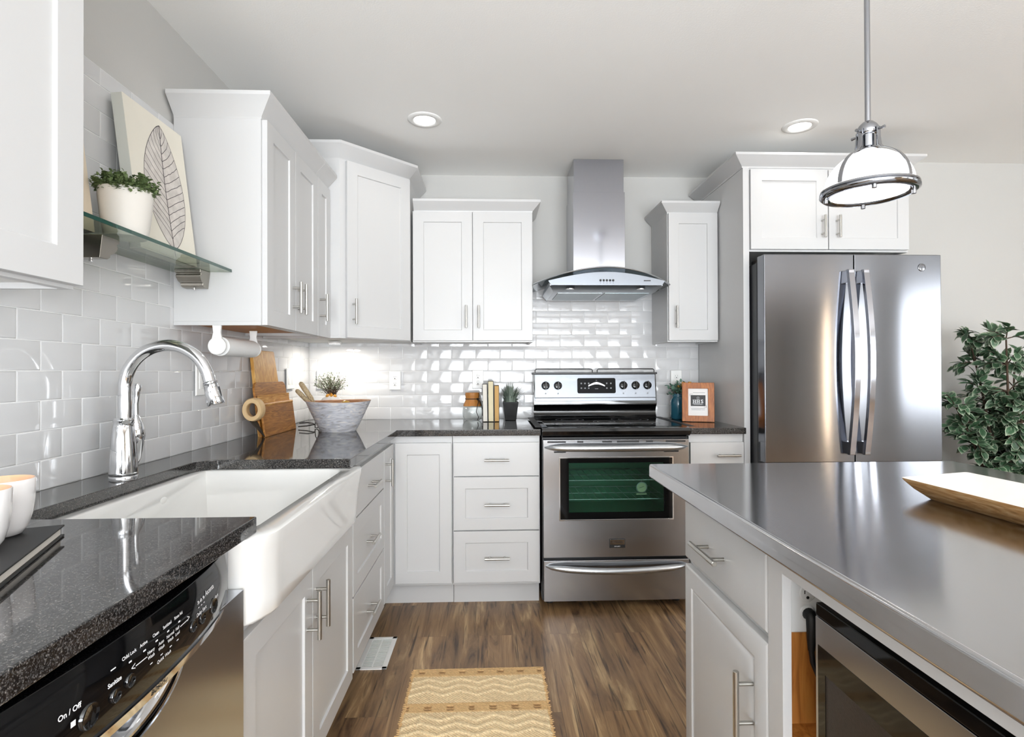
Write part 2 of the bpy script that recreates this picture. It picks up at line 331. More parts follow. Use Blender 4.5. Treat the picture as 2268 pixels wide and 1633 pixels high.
# ------------------------------------------------------------------ mesh helpers (inches)
class MB:
    def __init__(self): self.v = []; self.f = []; self.m = []; self.mi = 0; self.c = []
    def add(self, vs, fs):
        b = len(self.v); self.v += [tuple(p) for p in vs]
        for f in fs: self.f.append([i + b for i in f]); self.m.append(self.mi)
        return self
    def box(self, x0, y0, z0, x1, y1, z1):
        x0, x1 = min(x0, x1), max(x0, x1); y0, y1 = min(y0, y1), max(y0, y1); z0, z1 = min(z0, z1), max(z0, z1)
        return self.add([(x0, y0, z0), (x1, y0, z0), (x1, y1, z0), (x0, y1, z0), (x0, y0, z1), (x1, y0, z1), (x1, y1, z1), (x0, y1, z1)],
                        [(0, 3, 2, 1), (4, 5, 6, 7), (0, 1, 5, 4), (1, 2, 6, 5), (2, 3, 7, 6), (3, 0, 4, 7)])
    def tube(self, pts, r, n=12, caps=True, closed=False):
        """round tube along pts; r a number or one per point"""
        P = [Vector(p) for p in pts]; k = len(P)
        rr = r if isinstance(r, (list, tuple)) else [r] * k
        T = []
        for i in range(k):
            a = P[(i - 1) % k] if (closed or i > 0) else P[i]; b = P[(i + 1) % k] if (closed or i < k - 1) else P[i]
            t = (b - a); T.append(t.normalized() if t.length > 1e-9 else Vector((0, 0, 1)))
        ref = Vector((0, 0, 1)) if abs(T[0].z) < 0.9 else Vector((1, 0, 0))
        N = (ref - T[0] * ref.dot(T[0])).normalized(); vs = []
        for i in range(k):
            N = (N - T[i] * N.dot(T[i])); N = N.normalized() if N.length > 1e-6 else Vector((1, 0, 0)); B = T[i].cross(N)
            for j in range(n):
                a = 2 * PI * j / n; vs.append(P[i] + (N * math.cos(a) + B * math.sin(a)) * rr[i])
        fs = []
        for i in range(k if closed else k - 1):
            i2 = (i + 1) % k
            for j in range(n): fs.append((i * n + j, i * n + (j + 1) % n, i2 * n + (j + 1) % n, i2 * n + j))
        if caps and not closed:
            fs.append(tuple(reversed(range(n)))); fs.append(tuple(range((k - 1) * n, k * n)))
        return self.add(vs, fs)
    def cyl(self, p0, p1, r, n=20, r1=None): return self.tube([p0, p1], [r, r if r1 is None else r1], n)
    def lathe(self, prof, c=(0, 0, 0), n=32, axis='z', a0=0.0, a1=2 * PI, sx=1.0, sy=1.0):
        """profile of (radius, height) about an axis through c"""
        full = abs(a1 - a0 - 2 * PI) < 1e-6; k = len(prof); cols = n if full else n + 1; vs = []
        for (r, h) in prof:
            for j in range(cols):
                a = a0 + (a1 - a0) * j / n; x, y = r * math.cos(a) * sx, r * math.sin(a) * sy
                p = (x, y, h) if axis == 'z' else ((h, x, y) if axis == 'x' else (y, h, x))
                vs.append((p[0] + c[0], p[1] + c[1], p[2] + c[2]))
        fs = []
        for i in range(k - 1):
            for j in range(n):
                j2 = (j + 1) % cols; q = (i * cols + j, i * cols + j2, (i + 1) * cols + j2, (i + 1) * cols + j)
                if prof[i][0] < 1e-6: q = (q[0], q[2], q[3])
                elif prof[i + 1][0] < 1e-6: q = (q[0], q[1], q[2])
                fs.append(q)
        return self.add(vs, fs)
    def prism(self, poly, h0, h1, axis='z'):
        n = len(poly); f = {'z': lambda a, b, h: (a, b, h), 'x': lambda a, b, h: (h, a, b), 'y': lambda a, b, h: (a, h, b)}[axis]
        vs = [f(a, b, h0) for a, b in poly] + [f(a, b, h1) for a, b in poly]
        fs = [tuple(reversed(range(n))), tuple(range(n, 2 * n))] + [(i, (i + 1) % n, (i + 1) % n + n, i + n) for i in range(n)]
        return self.add(vs, fs)
    def grid(self, fn, nu, nv, closed_u=False):
        cu = nu if closed_u else nu + 1
        vs = [fn(i / nu, j / nv) for j in range(nv + 1) for i in range(cu)]
        fs = [(j * cu + i, j * cu + (i + 1) % cu, (j + 1) * cu + (i + 1) % cu, (j + 1) * cu + i) for j in range(nv) for i in range(nu)]
        return self.add(vs, fs)
    def slab(self, fn, nu, nv, th):
        """a curved sheet fn(u,v) given thickness along the vector th"""
        t = Vector(th); vs = []
        for s in (0, 1):
            vs += [Vector(fn(i / nu, j / nv)) + t * s for j in range(nv + 1) for i in range(nu + 1)]
        c = nu + 1; o = c * (nv + 1); fs = []
        for j in range(nv):
            for i in range(nu):
                q = (j * c + i, j * c + i + 1, (j + 1) * c + i + 1, (j + 1) * c + i)
                fs.append(tuple(reversed(q))); fs.append(tuple(k + o for k in q))
        rim = [i for i in range(c)] + [j * c + nu for j in range(1, nv + 1)] + [nv * c + i for i in range(nu - 1, -1, -1)] + [j * c for j in range(nv - 1, 0, -1)]
        for a, b in zip(rim, rim[1:] + rim[:1]): fs.append((a, b, b + o, a + o))
        return self.add(vs, fs)
    def panel(self, x0, z0, x1, z1, yb, t, rings):
        """board with its back at y=yb, front at yb-t; rings = nested (inset, depth behind the front)"""
        vs = [(x0, yb, z0), (x1, yb, z0), (x1, yb, z1), (x0, yb, z1)]; fs = [(0, 1, 2, 3)]
        for (i, d) in rings:
            y = yb - t + d; vs += [(x0 + i, y, z0 + i), (x1 - i, y, z0 + i), (x1 - i, y, z1 - i), (x0 + i, y, z1 - i)]
        for k in range(len(rings)):
            a, b = 4 * k, 4 * k + 4
            for j in range(4):
                j2 = (j + 1) % 4; fs.append((a + j2, a + j, b + j, b + j2))
        e = 4 * len(rings); fs.append((e + 3, e + 2, e + 1, e))
        return self.add(vs, fs)
    def xf(self, M4):
        self.v = [tuple(M4 @ Vector(p)) for p in self.v]; return self
    def build(self, name, mats, parent=None, loc=(0, 0, 0), rot=(0, 0, 0), bevel=0.0, seg=2, smooth=35, fix=True, subd=0):
        me = bpy.data.meshes.new(name)
        me.from_pydata([(x * S, y * S, z * S) for x, y, z in self.v], [], self.f)
        if not isinstance(mats, (list, tuple)): mats = [mats]
        for m in mats: me.materials.append(m)
        if len(mats) > 1: me.polygons.foreach_set('material_index', self.m)
        if fix:
            bm = bmesh.new(); bm.from_mesh(me); bmesh.ops.recalc_face_normals(bm, faces=bm.faces); bm.to_mesh(me); bm.free()
        me.update()
        if smooth:
            me.polygons.foreach_set('use_smooth', [True] * len(me.polygons)); me.set_sharp_from_angle(angle=R(smooth))
        if self.c:
            at = me.color_attributes.new('tint', 'FLOAT_COLOR', 'POINT')
            for i, c in enumerate(self.c): at.data[i].color = (*c, 1)
        o = bpy.data.objects.new(name, me); COL.objects.link(o)
        o.location = Vector(loc) * S; o.rotation_euler = rot
        if parent is not None: o.parent = parent
        if bevel:
            b = o.modifiers.new('bevel', 'BEVEL'); b.width = bevel * S; b.segments = seg; b.limit_method = 'ANGLE'; b.angle_limit = R(40)
            b.harden_normals = True
        if subd:
            s = o.modifiers.new('subd', 'SUBSURF'); s.levels = subd; s.render_levels = subd
        return o

def thing(name, label, cat, loc=(0, 0, 0), rz=0, group=None, rot=None):
    o = bpy.data.objects.new(name, None); COL.objects.link(o); o.empty_display_size = 0.05
    o.location = Vector(loc) * S; o.rotation_euler = rot if rot else (0, 0, R(rz))
    o['label'] = label; o['category'] = cat
    if group: o['group'] = group
    return o
def tag(o, label, cat, group=None):
    o['label'] = label; o['category'] = cat
    if group: o['group'] = group
    return o
def struct(o): o['kind'] = 'structure'; return o
def dup(o, loc=None, rz=None, label=None, parent=None):
    c = o.copy(); COL.objects.link(c)
    if parent is not None: c.parent = parent
    if loc: c.location = Vector(loc) * S
    if rz is not None: c.rotation_euler = (0, 0, R(rz))
    if label: c['label'] = label
    for ch in list(o.children): dup(ch, parent=c)
    return c

def text_shape(s, size, bold=0.0, align='CENTER'):
    cu = bpy.data.curves.new('t', 'FONT'); cu.body = s; cu.size = size; cu.align_x = align; cu.align_y = 'CENTER'; cu.offset = bold; cu.resolution_u = 3
    o = bpy.data.objects.new('t', cu); COL.objects.link(o)
    dg = bpy.context.evaluated_depsgraph_get(); me = bpy.data.meshes.new_from_object(o.evaluated_get(dg))
    vs = [tuple(v.co) for v in me.vertices]; fs = [tuple(p.vertices) for p in me.polygons]
    bpy.data.objects.remove(o); bpy.data.curves.remove(cu); bpy.data.meshes.remove(me)
    return vs, fs
def put_text(mb, s, size, o, u=(1, 0, 0), v=(0, 0, 1), bold=0.0, align='CENTER'):
    vs, fs = text_shape(s, size, bold, align); o, u, v = Vector(o), Vector(u), Vector(v)
    mb.add([o + u * p[0] + v * p[1] for p in vs], fs)
def bars(mb, o, w, h, u=(1, 0, 0), v=(0, 0, 1)):
    """a flat printed dash"""
    o, u, v = Vector(o), Vector(u), Vector(v)
    mb.add([o - u * w / 2 - v * h / 2, o + u * w / 2 - v * h / 2, o + u * w / 2 + v * h / 2, o - u * w / 2 + v * h / 2], [(0, 1, 2, 3)])

SHAKER = [(0, 0), (2.35, 0), (2.42, 0.27)]
FLAT = [(0, 0)]
RAISED = [(0.0, 0.16), (0.16, 0.06), (0.32, 0.0), (2.0, 0.0), (2.14, 0.17), (2.34, 0.2), (2.5, 0.12), (3.0, 0.03), (3.2, 0.0)]
def handle(parent, x, y, z, length, vertical, r=0.24, so=1.3, name='handle', lab=None):
    """bar pull; (x, y, z) its centre on the face, standing off to -y"""
    m = MB(); d = Vector((0, 0, 1)) if vertical else Vector((1, 0, 0)); c = Vector((x, y - so, z))
    m.tube([c - d * (length / 2), c - d * (length / 2 - .03), c + d * (length / 2 - .03), c + d * length / 2], [r - .04, r, r, r - .04], 14)
    for s in (-1, 1):
        q = c + d * (s * length * 0.30); m.cyl(q, (q.x, y + 0.02, q.z), r * 0.72, 12)
    o = m.build(name, M['nickel'], parent)
    o['label'] = lab or 'brushed nickel bar handle'
    return o
def front(parent, x0, z0, x1, z1, yb, t=0.75, rings=SHAKER, name='door', hd=None, bevel=0.05):
    d = MB().panel(x0, z0, x1, z1, yb, t, rings).build(name, M['cab'], parent, bevel=bevel)
    if hd:
        hx, hz, ln, vert = hd; dep = 0.27 if (rings is SHAKER and name != 'door') else 0.0
        handle(d, hx, yb - t + dep, hz, ln, vert)
    return d
def offset_path(path, d):
    """path offset to its right-hand side (travelling along it) by d, mitred"""
    P = [Vector(p) for p in path]; out = []
    for i, p in enumerate(P):
        n = []
        if i > 0: t = (p - P[i - 1]).normalized(); n.append(Vector((t.y, -t.x)))
        if i < len(P) - 1: t = (P[i + 1] - p).normalized(); n.append(Vector((t.y, -t.x)))
        if len(n) == 1: out.append(p + n[0] * d)
        else:
            b = (n[0] + n[1]).normalized(); out.append(p + b * (d / max(0.2, b.dot(n[0]))))
    return out
CROWN = [(-0.6, -0.05), (0.0, -0.05), (0.06, 0.3), (2.0, 2.45), (2.0, 3.0), (-0.6, 3.0)]
def crown(parent, path, z, prof=CROWN, name='crown_molding'):
    rows = [[(p.x, p.y, z + h) for p in offset_path(path, d)] for d, h in prof]
    k = len(path); n = len(prof); vs = [p for r in rows for p in r]; fs = []
    for i in range(n):
        i2 = (i + 1) % n
        for j in range(k - 1): fs.append((i * k + j, i * k + j + 1, i2 * k + j + 1, i2 * k + j))
    fs.append(tuple(i * k for i in range(n))); fs.append(tuple(i * k + k - 1 for i in reversed(range(n))))
    m = MB(); m.add(vs, fs)
    return m.build(name, M['cab'], parent, bevel=0.04)

# ------------------------------------------------------------------ the room
CEIL = 96.2
RW_Y = -11.0            # wall to the right of the fridge stands forward of the range wall
def wall_with_holes(name, axis, at, u0, u1, v0, v1, holes, th):
    """wall in the plane axis=at spanning u (horizontal) and v (height) with rectangular holes"""
    m = MB(); us = sorted({u0, u1, *[h[0] for h in holes], *[h[1] for h in holes]})
    for a, b in zip(us, us[1:]):
        cut = [h for h in holes if h[0] <= a and h[1] >= b]
        segs = [(v0, v1)] if not cut else [(v0, cut[0][2]), (cut[0][3], v1)]
        for c, d in segs:
            if d - c < 0.01: continue
            if axis == 'y': m.box(a, at, c, b, at + th, d)
            else: m.box(at, a, c, at + th, b, d)
    return struct(m.build(name, M['wall'], smooth=0))
WT = 5.0
struct(MB().box(-WT, REAR_Y - WT, -3, RIGHT_X + WT, WT, 0).build('floor', M['floor'], smooth=0))
struct(MB().box(-WT, REAR_Y - WT, CEIL, RIGHT_X + WT, WT, CEIL + 3).build('ceiling', M['ceil'], smooth=0))
struct(MB().box(-WT, REAR_Y, 0, -0.4, 0, CEIL).build('wall_left', M['wall'], smooth=0))
struct(MB().box(-WT, 0.4, 0, 133.6, WT, CEIL).build('wall_back', M['wall'], smooth=0))
struct(MB().box(133.6, RW_Y, 0, RIGHT_X + WT, WT, CEIL).build('wall_back_right', M['wall'], smooth=0))
wall_with_holes('wall_rear', 'y', REAR_Y, -WT, RIGHT_X + WT, 0, CEIL, REAR_WIN, -WT)
wall_with_holes('wall_right', 'x', RIGHT_X, REAR_Y, RW_Y, 0, CEIL, RIGHT_WIN, WT)
def window(i, axis, at, a, b, c, d, out):
    fr = MB(); t = 2.2 if b - a > 10 else .6; y0, y1 = at + out * 1.6, at + out * 3.6
    def bx(m, u0, u1, v0, v1, w0=y0, w1=y1):
        if axis == 'y': m.box(u0, w0, v0, u1, w1, v1)
        else: m.box(w0, u0, v0, w1, u1, v1)
    bx(fr, a, a + t, c, d); bx(fr, b - t, b, c, d); bx(fr, a, b, c, c + t); bx(fr, a, b, d - t, d); bx(fr, a, b, (c + d) / 2 - 1, (c + d) / 2 + 1)
    w = struct(fr.build('window_%d' % i, M['plastic_white'], bevel=0.08))
    g = MB(); bx(g, a + t, b - t, c + t, d - t, at + out * 2.5, at + out * 2.7); g.build('pane', M['glass'], w, smooth=0)
    s = MB(); bx(s, a - 2.5, b + 2.5, c - 1.2, c, at - out * 1.8, at); bx(s, a - 2.5, a, c, d + 2.5, at - out * .7, at); bx(s, b, b + 2.5, c, d + 2.5, at - out * .7, at); bx(s, a, b, d, d + 2.5, at - out * .7, at)
    s.build('casing', M['cab'], w, bevel=0.08)
k = 1
for w_ in REAR_WIN: window(k, 'y', REAR_Y, *w_, -1); k += 1
for w_ in RIGHT_WIN: window(k, 'x', RIGHT_X, *w_, 1); k += 1  # the first of these is the added fridge-streak opening
struct(MB().box(133.8, RW_Y - 0.6, 0, RIGHT_X, RW_Y, 4.2).build('baseboard_back', M['cab'], bevel=0.08))
struct(MB().box(RIGHT_X - 0.6, REAR_Y, 0, RIGHT_X, RW_Y - 0.6, 4.2).build('baseboard_right', M['cab'], bevel=0.08))
struct(MB().box(0.2, REAR_Y, 0, RIGHT_X - 0.6, REAR_Y + 0.6, 4.2).build('baseboard_rear', M['cab'], bevel=0.08))

# subway tile: every tile a bevelled block, each set a hair out of true
def tiles(name, plane, u0, u1, z0, z1, pu, pv, base, zc=36.0, seed=1, tw=.005):
    rnd = random.Random(seed); m = MB(); g = 0.035; bv = 0.13; th = 0.30
    for row in range(int((z1 - zc) / pv) + 1):
        a = zc + row * pv; b = min(a + pv, z1); off = base + (pu / 2 if row % 2 else 0)
        if b - a < 0.3: continue
        k0 = math.floor((u0 - off) / pu)
        for kk in range(k0, k0 + int((u1 - u0) / pu) + 3):
            c, d = max(off + kk * pu, u0), min(off + (kk + 1) * pu, u1)
            if d - c < 0.25: continue
            tu, tv = rnd.uniform(-tw, tw), rnd.uniform(-tw, tw)
            cu, cv = (c + d) / 2, (a + b) / 2
            def P(u, v, h): return (u, -h, v) if plane == 'y' else (h, u, v)
            c_, d_, a_, b_ = c + g, d - g, a + g, b - g; vs = []
            for (i, h) in ((0, -0.1), (0, th - .05), (bv * .35, th - .013), (bv, th)):
                for (u, v) in ((c_ + i, a_ + i), (d_ - i, a_ + i), (d_ - i, b_ - i), (c_ + i, b_ - i)):
                    vs.append(P(u, v, h - 0.3 + (tu * (u - cu) + tv * (v - cv) if h > 0 else 0)))
            fs = [(4 * q + j, 4 * q + (j + 1) % 4, 4 * q + 4 + (j + 1) % 4, 4 * q + 4 + j) for q in range(3) for j in range(4)] + [(12, 13, 14, 15)]
            m.add(vs, fs)
    return m
tb = tiles('t', 'y', 0.1, 96.1, 36, 68.3, 5.95, 2.95, 1.81, seed=3)
to = struct(tb.build('trim_1', M['tile'], smooth=50))
MB().box(0, 0.06, 36, 96.1, 0.42, 68.3).build('grout', M['grout'], to, smooth=0)
tl = tiles('t', 'x', -150, -0.1, 36, 82.3, 5.45, 2.95, -79.45 + 2.725 * 0, seed=5, tw=.0018)
to2 = struct(tl.build('trim_2', M['tile'], smooth=50))
MB().box(-0.42, -150, 36, -0.06, 0, 82.3).build('grout', M['grout'], to2, smooth=0)

# ------------------------------------------------------------------ wall cabinets
def carcass(parent, w, d, h, bottom=None, rec=0.55):
    m = MB(); m.box(0, -d, rec, w, -0.0, h)
    for (x0, x1) in ((0, 0.6), (w - 0.6, w)): m.box(x0, -d, 0, x1, 0, rec)
    m.box(0.6, -d, 0, w - 0.6, -d + 0.75, rec)
    o = m.build('body', M['cab'], parent, bevel=0.03)
    if bottom: MB().box(0.62, -d + 0.78, rec - 0.08, w - 0.62, -0.1, rec).build('underside', bottom, parent, smooth=0)['label'] = 'orange wood underside'
    return o
# left run, two doors
c = thing('wall_cabinet', 'white two-door wall cabinet on the left wall at the far end of the glass shelf', 'cabinet', (0.02, -57, 54.2), 90)
carcass(c, 22.8, 12, 29.4, M['veneer'])
front(c, 0.35, 0.05, 11.45, 29.1, -12, hd=(10.3, 5.3, 5.0, True)); front(c, 11.6, 0.05, 22.7, 29.1, -12, hd=(12.75, 5.3, 5.0, True))
crown(c, [(-0.02, 0), (-0.02, -12.1), (22.8, -12.1)], 29.1)
c = thing('wall_cabinet', 'narrow white one-door wall cabinet on the left wall beside the angled corner cabinet', 'cabinet', (0.02, -34.15, 54.2), 90)
carcass(c, 7.7, 12, 29.4, M['veneer'])
front(c, 0.1, 0.05, 7.6, 29.1, -12, hd=(1.2, 5.3, 5.0, True))
crown(c, [(0, -12.1), (7.7, -12.1)], 29.1)
# angled corner cabinet (taller)
c = thing('corner_wall_cabinet', 'tall white angled corner wall cabinet with one door in the back left corner', 'cabinet', (0.02, -0.02, 54.3))
poly = [(0, 0), (0, -26.3), (14.5, -26.3), (26.4, -14.4), (26.4, 0)]
MB().prism(poly, 0.5, 35.6).build('body', M['cab'], c, bevel=0.03)
ring = MB()
for (p, q) in zip(poly[1:], poly[2:]):
    P, Q = Vector(p), Vector(q); t = (Q - P).normalized(); n = Vector((-t.y, t.x)) * 0.75
    ring.prism([tuple(P), tuple(Q), tuple(Q + n), tuple(P + n)], 0, 0.5)
ring.build('bottom_rail', M['cab'], c)
MB().prism([(0.1, -0.1), (0.1, -25.4), (14.1, -25.4), (25.6, -14.0), (25.6, -0.1)], 0.42, 0.5).build('underside', M['cab_in'], c, smooth=0)
crown(c, [(0, -26.3), (14.5, -26.3), (26.4, -14.4), (26.4, 0)], 35.3)
dl = math.hypot(11.9, 11.9)
m = MB().panel(1.25, 0.1, dl - 0.35, 35.2, 0, 0.75, SHAKER); T = Matrix.Translation((14.5, -26.3, 0)) @ Matrix.Rotation(R(45), 4, 'Z')
d = m.xf(T).build('door', M['cab'], c, bevel=0.05)
hm = MB()
cc = T @ Vector((2.5, -2.05, 5.3)); up = Vector((0, 0, 1))
hm.tube([cc - up * 2.5, cc - up * 2.47, cc + up * 2.47, cc + up * 2.5], [.2, .24, .24, .2], 14)
for s in (-1, 1):
    hm.cyl(tuple(cc + up * s * 1.5), tuple(T @ Vector((2.5, -0.73, 5.3 + 1.5 * s))), 0.17, 12)
hm.build('handle', M['nickel'], d)['label'] = 'brushed nickel bar handle'
# back wall, two doors
c = thing('wall_cabinet', 'white two-door wall cabinet on the back wall left of the range hood', 'cabinet', (26.75, -0.02, 54.2))
carcass(c, 26.9, 12, 29.4, M['cab_in'])
front(c, 0.2, 0.35, 13.35, 29.2, -12, hd=(12.0, 5.6, 5.0, True)); front(c, 13.5, 0.35, 26.75, 29.2, -12, hd=(14.8, 5.6, 5.0, True))
crown(c, [(0.3, -12.1), (26.9, -12.1), (26.9, 0)], 29.2, [(-0.6, -0.05), (0, -0.05), (0.06, 0.3), (1.75, 2.0), (1.75, 2.5), (-0.6, 2.5)])
c = thing('wall_cabinet', 'narrow white one-door wall cabinet right of the range hood', 'cabinet', (84.35, -0.02, 54.2))
carcass(c, 11.6, 12, 29.4, M['cab_in'])
front(c, 0.15, 0.35, 11.4, 29.2, -12, hd=(1.7, 5.6, 5.0, True))
crown(c, [(0, 0), (0, -12.1), (11.6, -12.1)], 29.2, [(-0.6, -0.05), (0, -0.05), (0.06, 0.3), (1.75, 2.0), (1.75, 2.5), (-0.6, 2.5)])
# above the fridge
c = thing('wall_cabinet', 'wide white two-door cabinet above the steel refrigerator', 'cabinet', (97.45, -0.05, 72.2))
carcass(c, 33.9, 24, 17.4, M['cab_in'])
front(c, 0.2, 0.4, 16.4, 16.9, -24, hd=(15.1, 4.9, 4.6, True)); front(c, 16.6, 0.4, 33.6, 16.9, -24, hd=(18.2, 4.9, 4.6, True))
crown(c, [(-1.35, 0), (-1.35, -24.2), (33.9, -24.2), (33.9, -10.9)], 17.3, [(-0.6, -0.05), (0, -0.05), (0.06, 0.25), (2.3, 1.9), (2.3, 2.4), (-0.6, 2.4)])
tag(MB().box(96.15, -24.5, 0, 97.4, -0.05, 89.4).build('side_panel', M['cab'], bevel=0.04), 'tall white end panel standing between the range counter and the refrigerator', 'panel')
# near left
c = thing('wall_cabinet', 'white wall cabinet nearest the camera at top left, cut off by the photo edge', 'cabinet', (0.02, -115.4, 54.0), 90)
carcass(c, 24, 12, 30, M['cab_in'])
front(c, 0.1, 0.3, 11.95, 29.6, -12); front(c, 12.1, 0.3, 24.0, 29.6, -12, rings=[(0, 0), (2.6, 0), (2.67, 0.27)])
crown(c, [(0, -12.1), (24, -12.1), (24, 0)], 29.5)

# ------------------------------------------------------------------ base cabinets
def base_body(parent, w, d=24.0, h=34.6, toe=4.6):
    MB().box(0, -d, toe, w, -0.6, h).build('body', M['cab'], parent, bevel=0.03)
    MB().box(0, -d + 2.6, 0.01, w, -d + 3.3, toe).build('toe_kick', M['cab'], parent, smooth=0)
c = thing('drawer_base_cabinet', 'white three-drawer base cabinet on the back wall left of the range', 'cabinet', (36.45, 0, 0))
base_body(c, 17.6)
front(c, 0.2, 26.6, 17.45, 33.3, -24, rings=FLAT, name='drawer', hd=(8.9, 29.9, 5.0, False))
front(c, 0.2, 15.75, 17.45, 26.4, -24, name='drawer', hd=(8.9, 20.9, 5.0, False))
front(c, 0.2, 5.2, 17.45, 15.5, -24, name='drawer', hd=(8.9, 10.2, 5.0, False))
c = thing('corner_base_cabinet', 'white corner base cabinet with a folding two-leaf door in the inside corner', 'cabinet', (0, 0, 0))
MB().prism([(0.6, -0.6), (0.6, -34.5), (24, -34.5), (24, -24), (36.35, -24), (36.35, -0.6)], 4.6, 34.6).build('body', M['cab'], c, bevel=0.03)
MB().prism([(21.3, -34.5), (20.6, -34.5), (20.6, -20.6), (36.35, -20.6), (36.35, -21.3), (21.3, -21.3)], 0.01, 4.6).build('toe_kick', M['cab'], c, smooth=0)
front(c, 25.0, 5.2, 36.2, 33.3, -24)
m = MB().panel(0.2, 5.2, 9.4, 33.3, 0, 0.75, SHAKER).xf(Matrix.Translation((24, -34.5, 0)) @ Matrix.Rotation(R(90), 4, 'Z'))
d = m.build('door', M['cab'], c, bevel=0.05)
hm = MB(); q = Vector((26.05, -33.2, 29.0))
hm.tube([q - up * 2.5, q - up * 2.47, q + up * 2.47, q + up * 2.5], [.2, .24, .24, .2], 14)
for s in (-1, 1): hm.cyl(tuple(q + up * s * 1.5), (24.74, -33.2, 29.0 + 1.5 * s), 0.17, 12)
hm.build('handle', M['nickel'], d)['label'] = 'brushed nickel bar handle'
c = thing('drawer_base_cabinet', 'white three-drawer base cabinet on the left wall between sink and corner', 'cabinet', (0, -57.0, 0), 90)
base_body(c, 22.4)
front(c, 0.3, 26.6, 22.2, 33.3, -24, rings=FLAT, name='drawer', hd=(11.2, 29.6, 5.0, False))
front(c, 0.3, 15.75, 22.2, 26.4, -24, name='drawer', hd=(11.2, 20.7, 5.0, False))
front(c, 0.3, 5.0, 22.2, 15.5, -24, name='drawer', hd=(11.2, 9.6, 5.0, False))
c = thing('sink_base_cabinet', 'white two-door base cabinet under the farmhouse sink', 'cabinet', (0, -91.2, 0), 90)
m = MB(); m.box(0, -24, 4.6, 34.1, -0.6, 25.2); m.box(0, -24, 25.2, 34.1, -23.2, 27.0); m.box(33.5, -24, 25.2, 34.1, -0.6, 34.6)
m.build('body', M['cab'], c, bevel=0.03)
MB().box(0, -21.4, 0.01, 34.1, -20.7, 4.6).build('toe_kick', M['cab'], c, smooth=0)
front(c, 0.1, 4.6, 16.75, 26.4, -24, hd=(15.1, 21.8, 5.2, True)); front(c, 16.95, 4.6, 33.9, 26.4, -24, hd=(18.2, 21.8, 5.2, True))
c = thing('drawer_base_cabinet', 'small white drawer cabinet between the range and the refrigerator panel', 'cabinet', (84.75, 0, 0))
base_body(c, 11.3)
front(c, 0.1, 27.6, 11.2, 33.0, -24, rings=FLAT, name='drawer', hd=(7.6, 30.4, 4.9, False))
front(c, 0.1, 16.2, 11.2, 27.4, -24, name='drawer', hd=(5.7, 21.8, 4.9, False)); front(c, 0.1, 5.2, 11.2, 16.0, -24, name='drawer', hd=(5.7, 10.6, 4.9, False))

# ------------------------------------------------------------------ worktops
def arc2(cx, cy, r, a0, a1, n=8): return [(cx + r * math.cos(R(a0 + (a1 - a0) * i / n)), cy + r * math.sin(R(a0 + (a1 - a0) * i / n))) for i in range(n + 1)]
poly = [(0, 0), (0, -128), (25.5, -128), (25.5, -90.3)] + arc2(8.4, -87.8, 2.5, 270, 180) + arc2(8.4, -63.7, 2.5, 180, 90) + [(25.5, -61.2), (25.5, -25.5), (54.2, -25.5), (54.2, 0)]
tag(MB().prism([(x + (0.02 if x == 0 else 0), y - (0.02 if y == 0 else 0)) for x, y in poly], 34.72, 36).build('countertop', M['granite'], bevel=0.09, seg=3, smooth=50), 'long L-shaped black granite countertop around the white sink', 'countertop')
tag(MB().box(84.7, -25.5, 34.72, 96.1, -0.02, 36).build('countertop', M['granite'], bevel=0.09, seg=3), 'short black granite countertop between the range and the tall white panel', 'countertop')

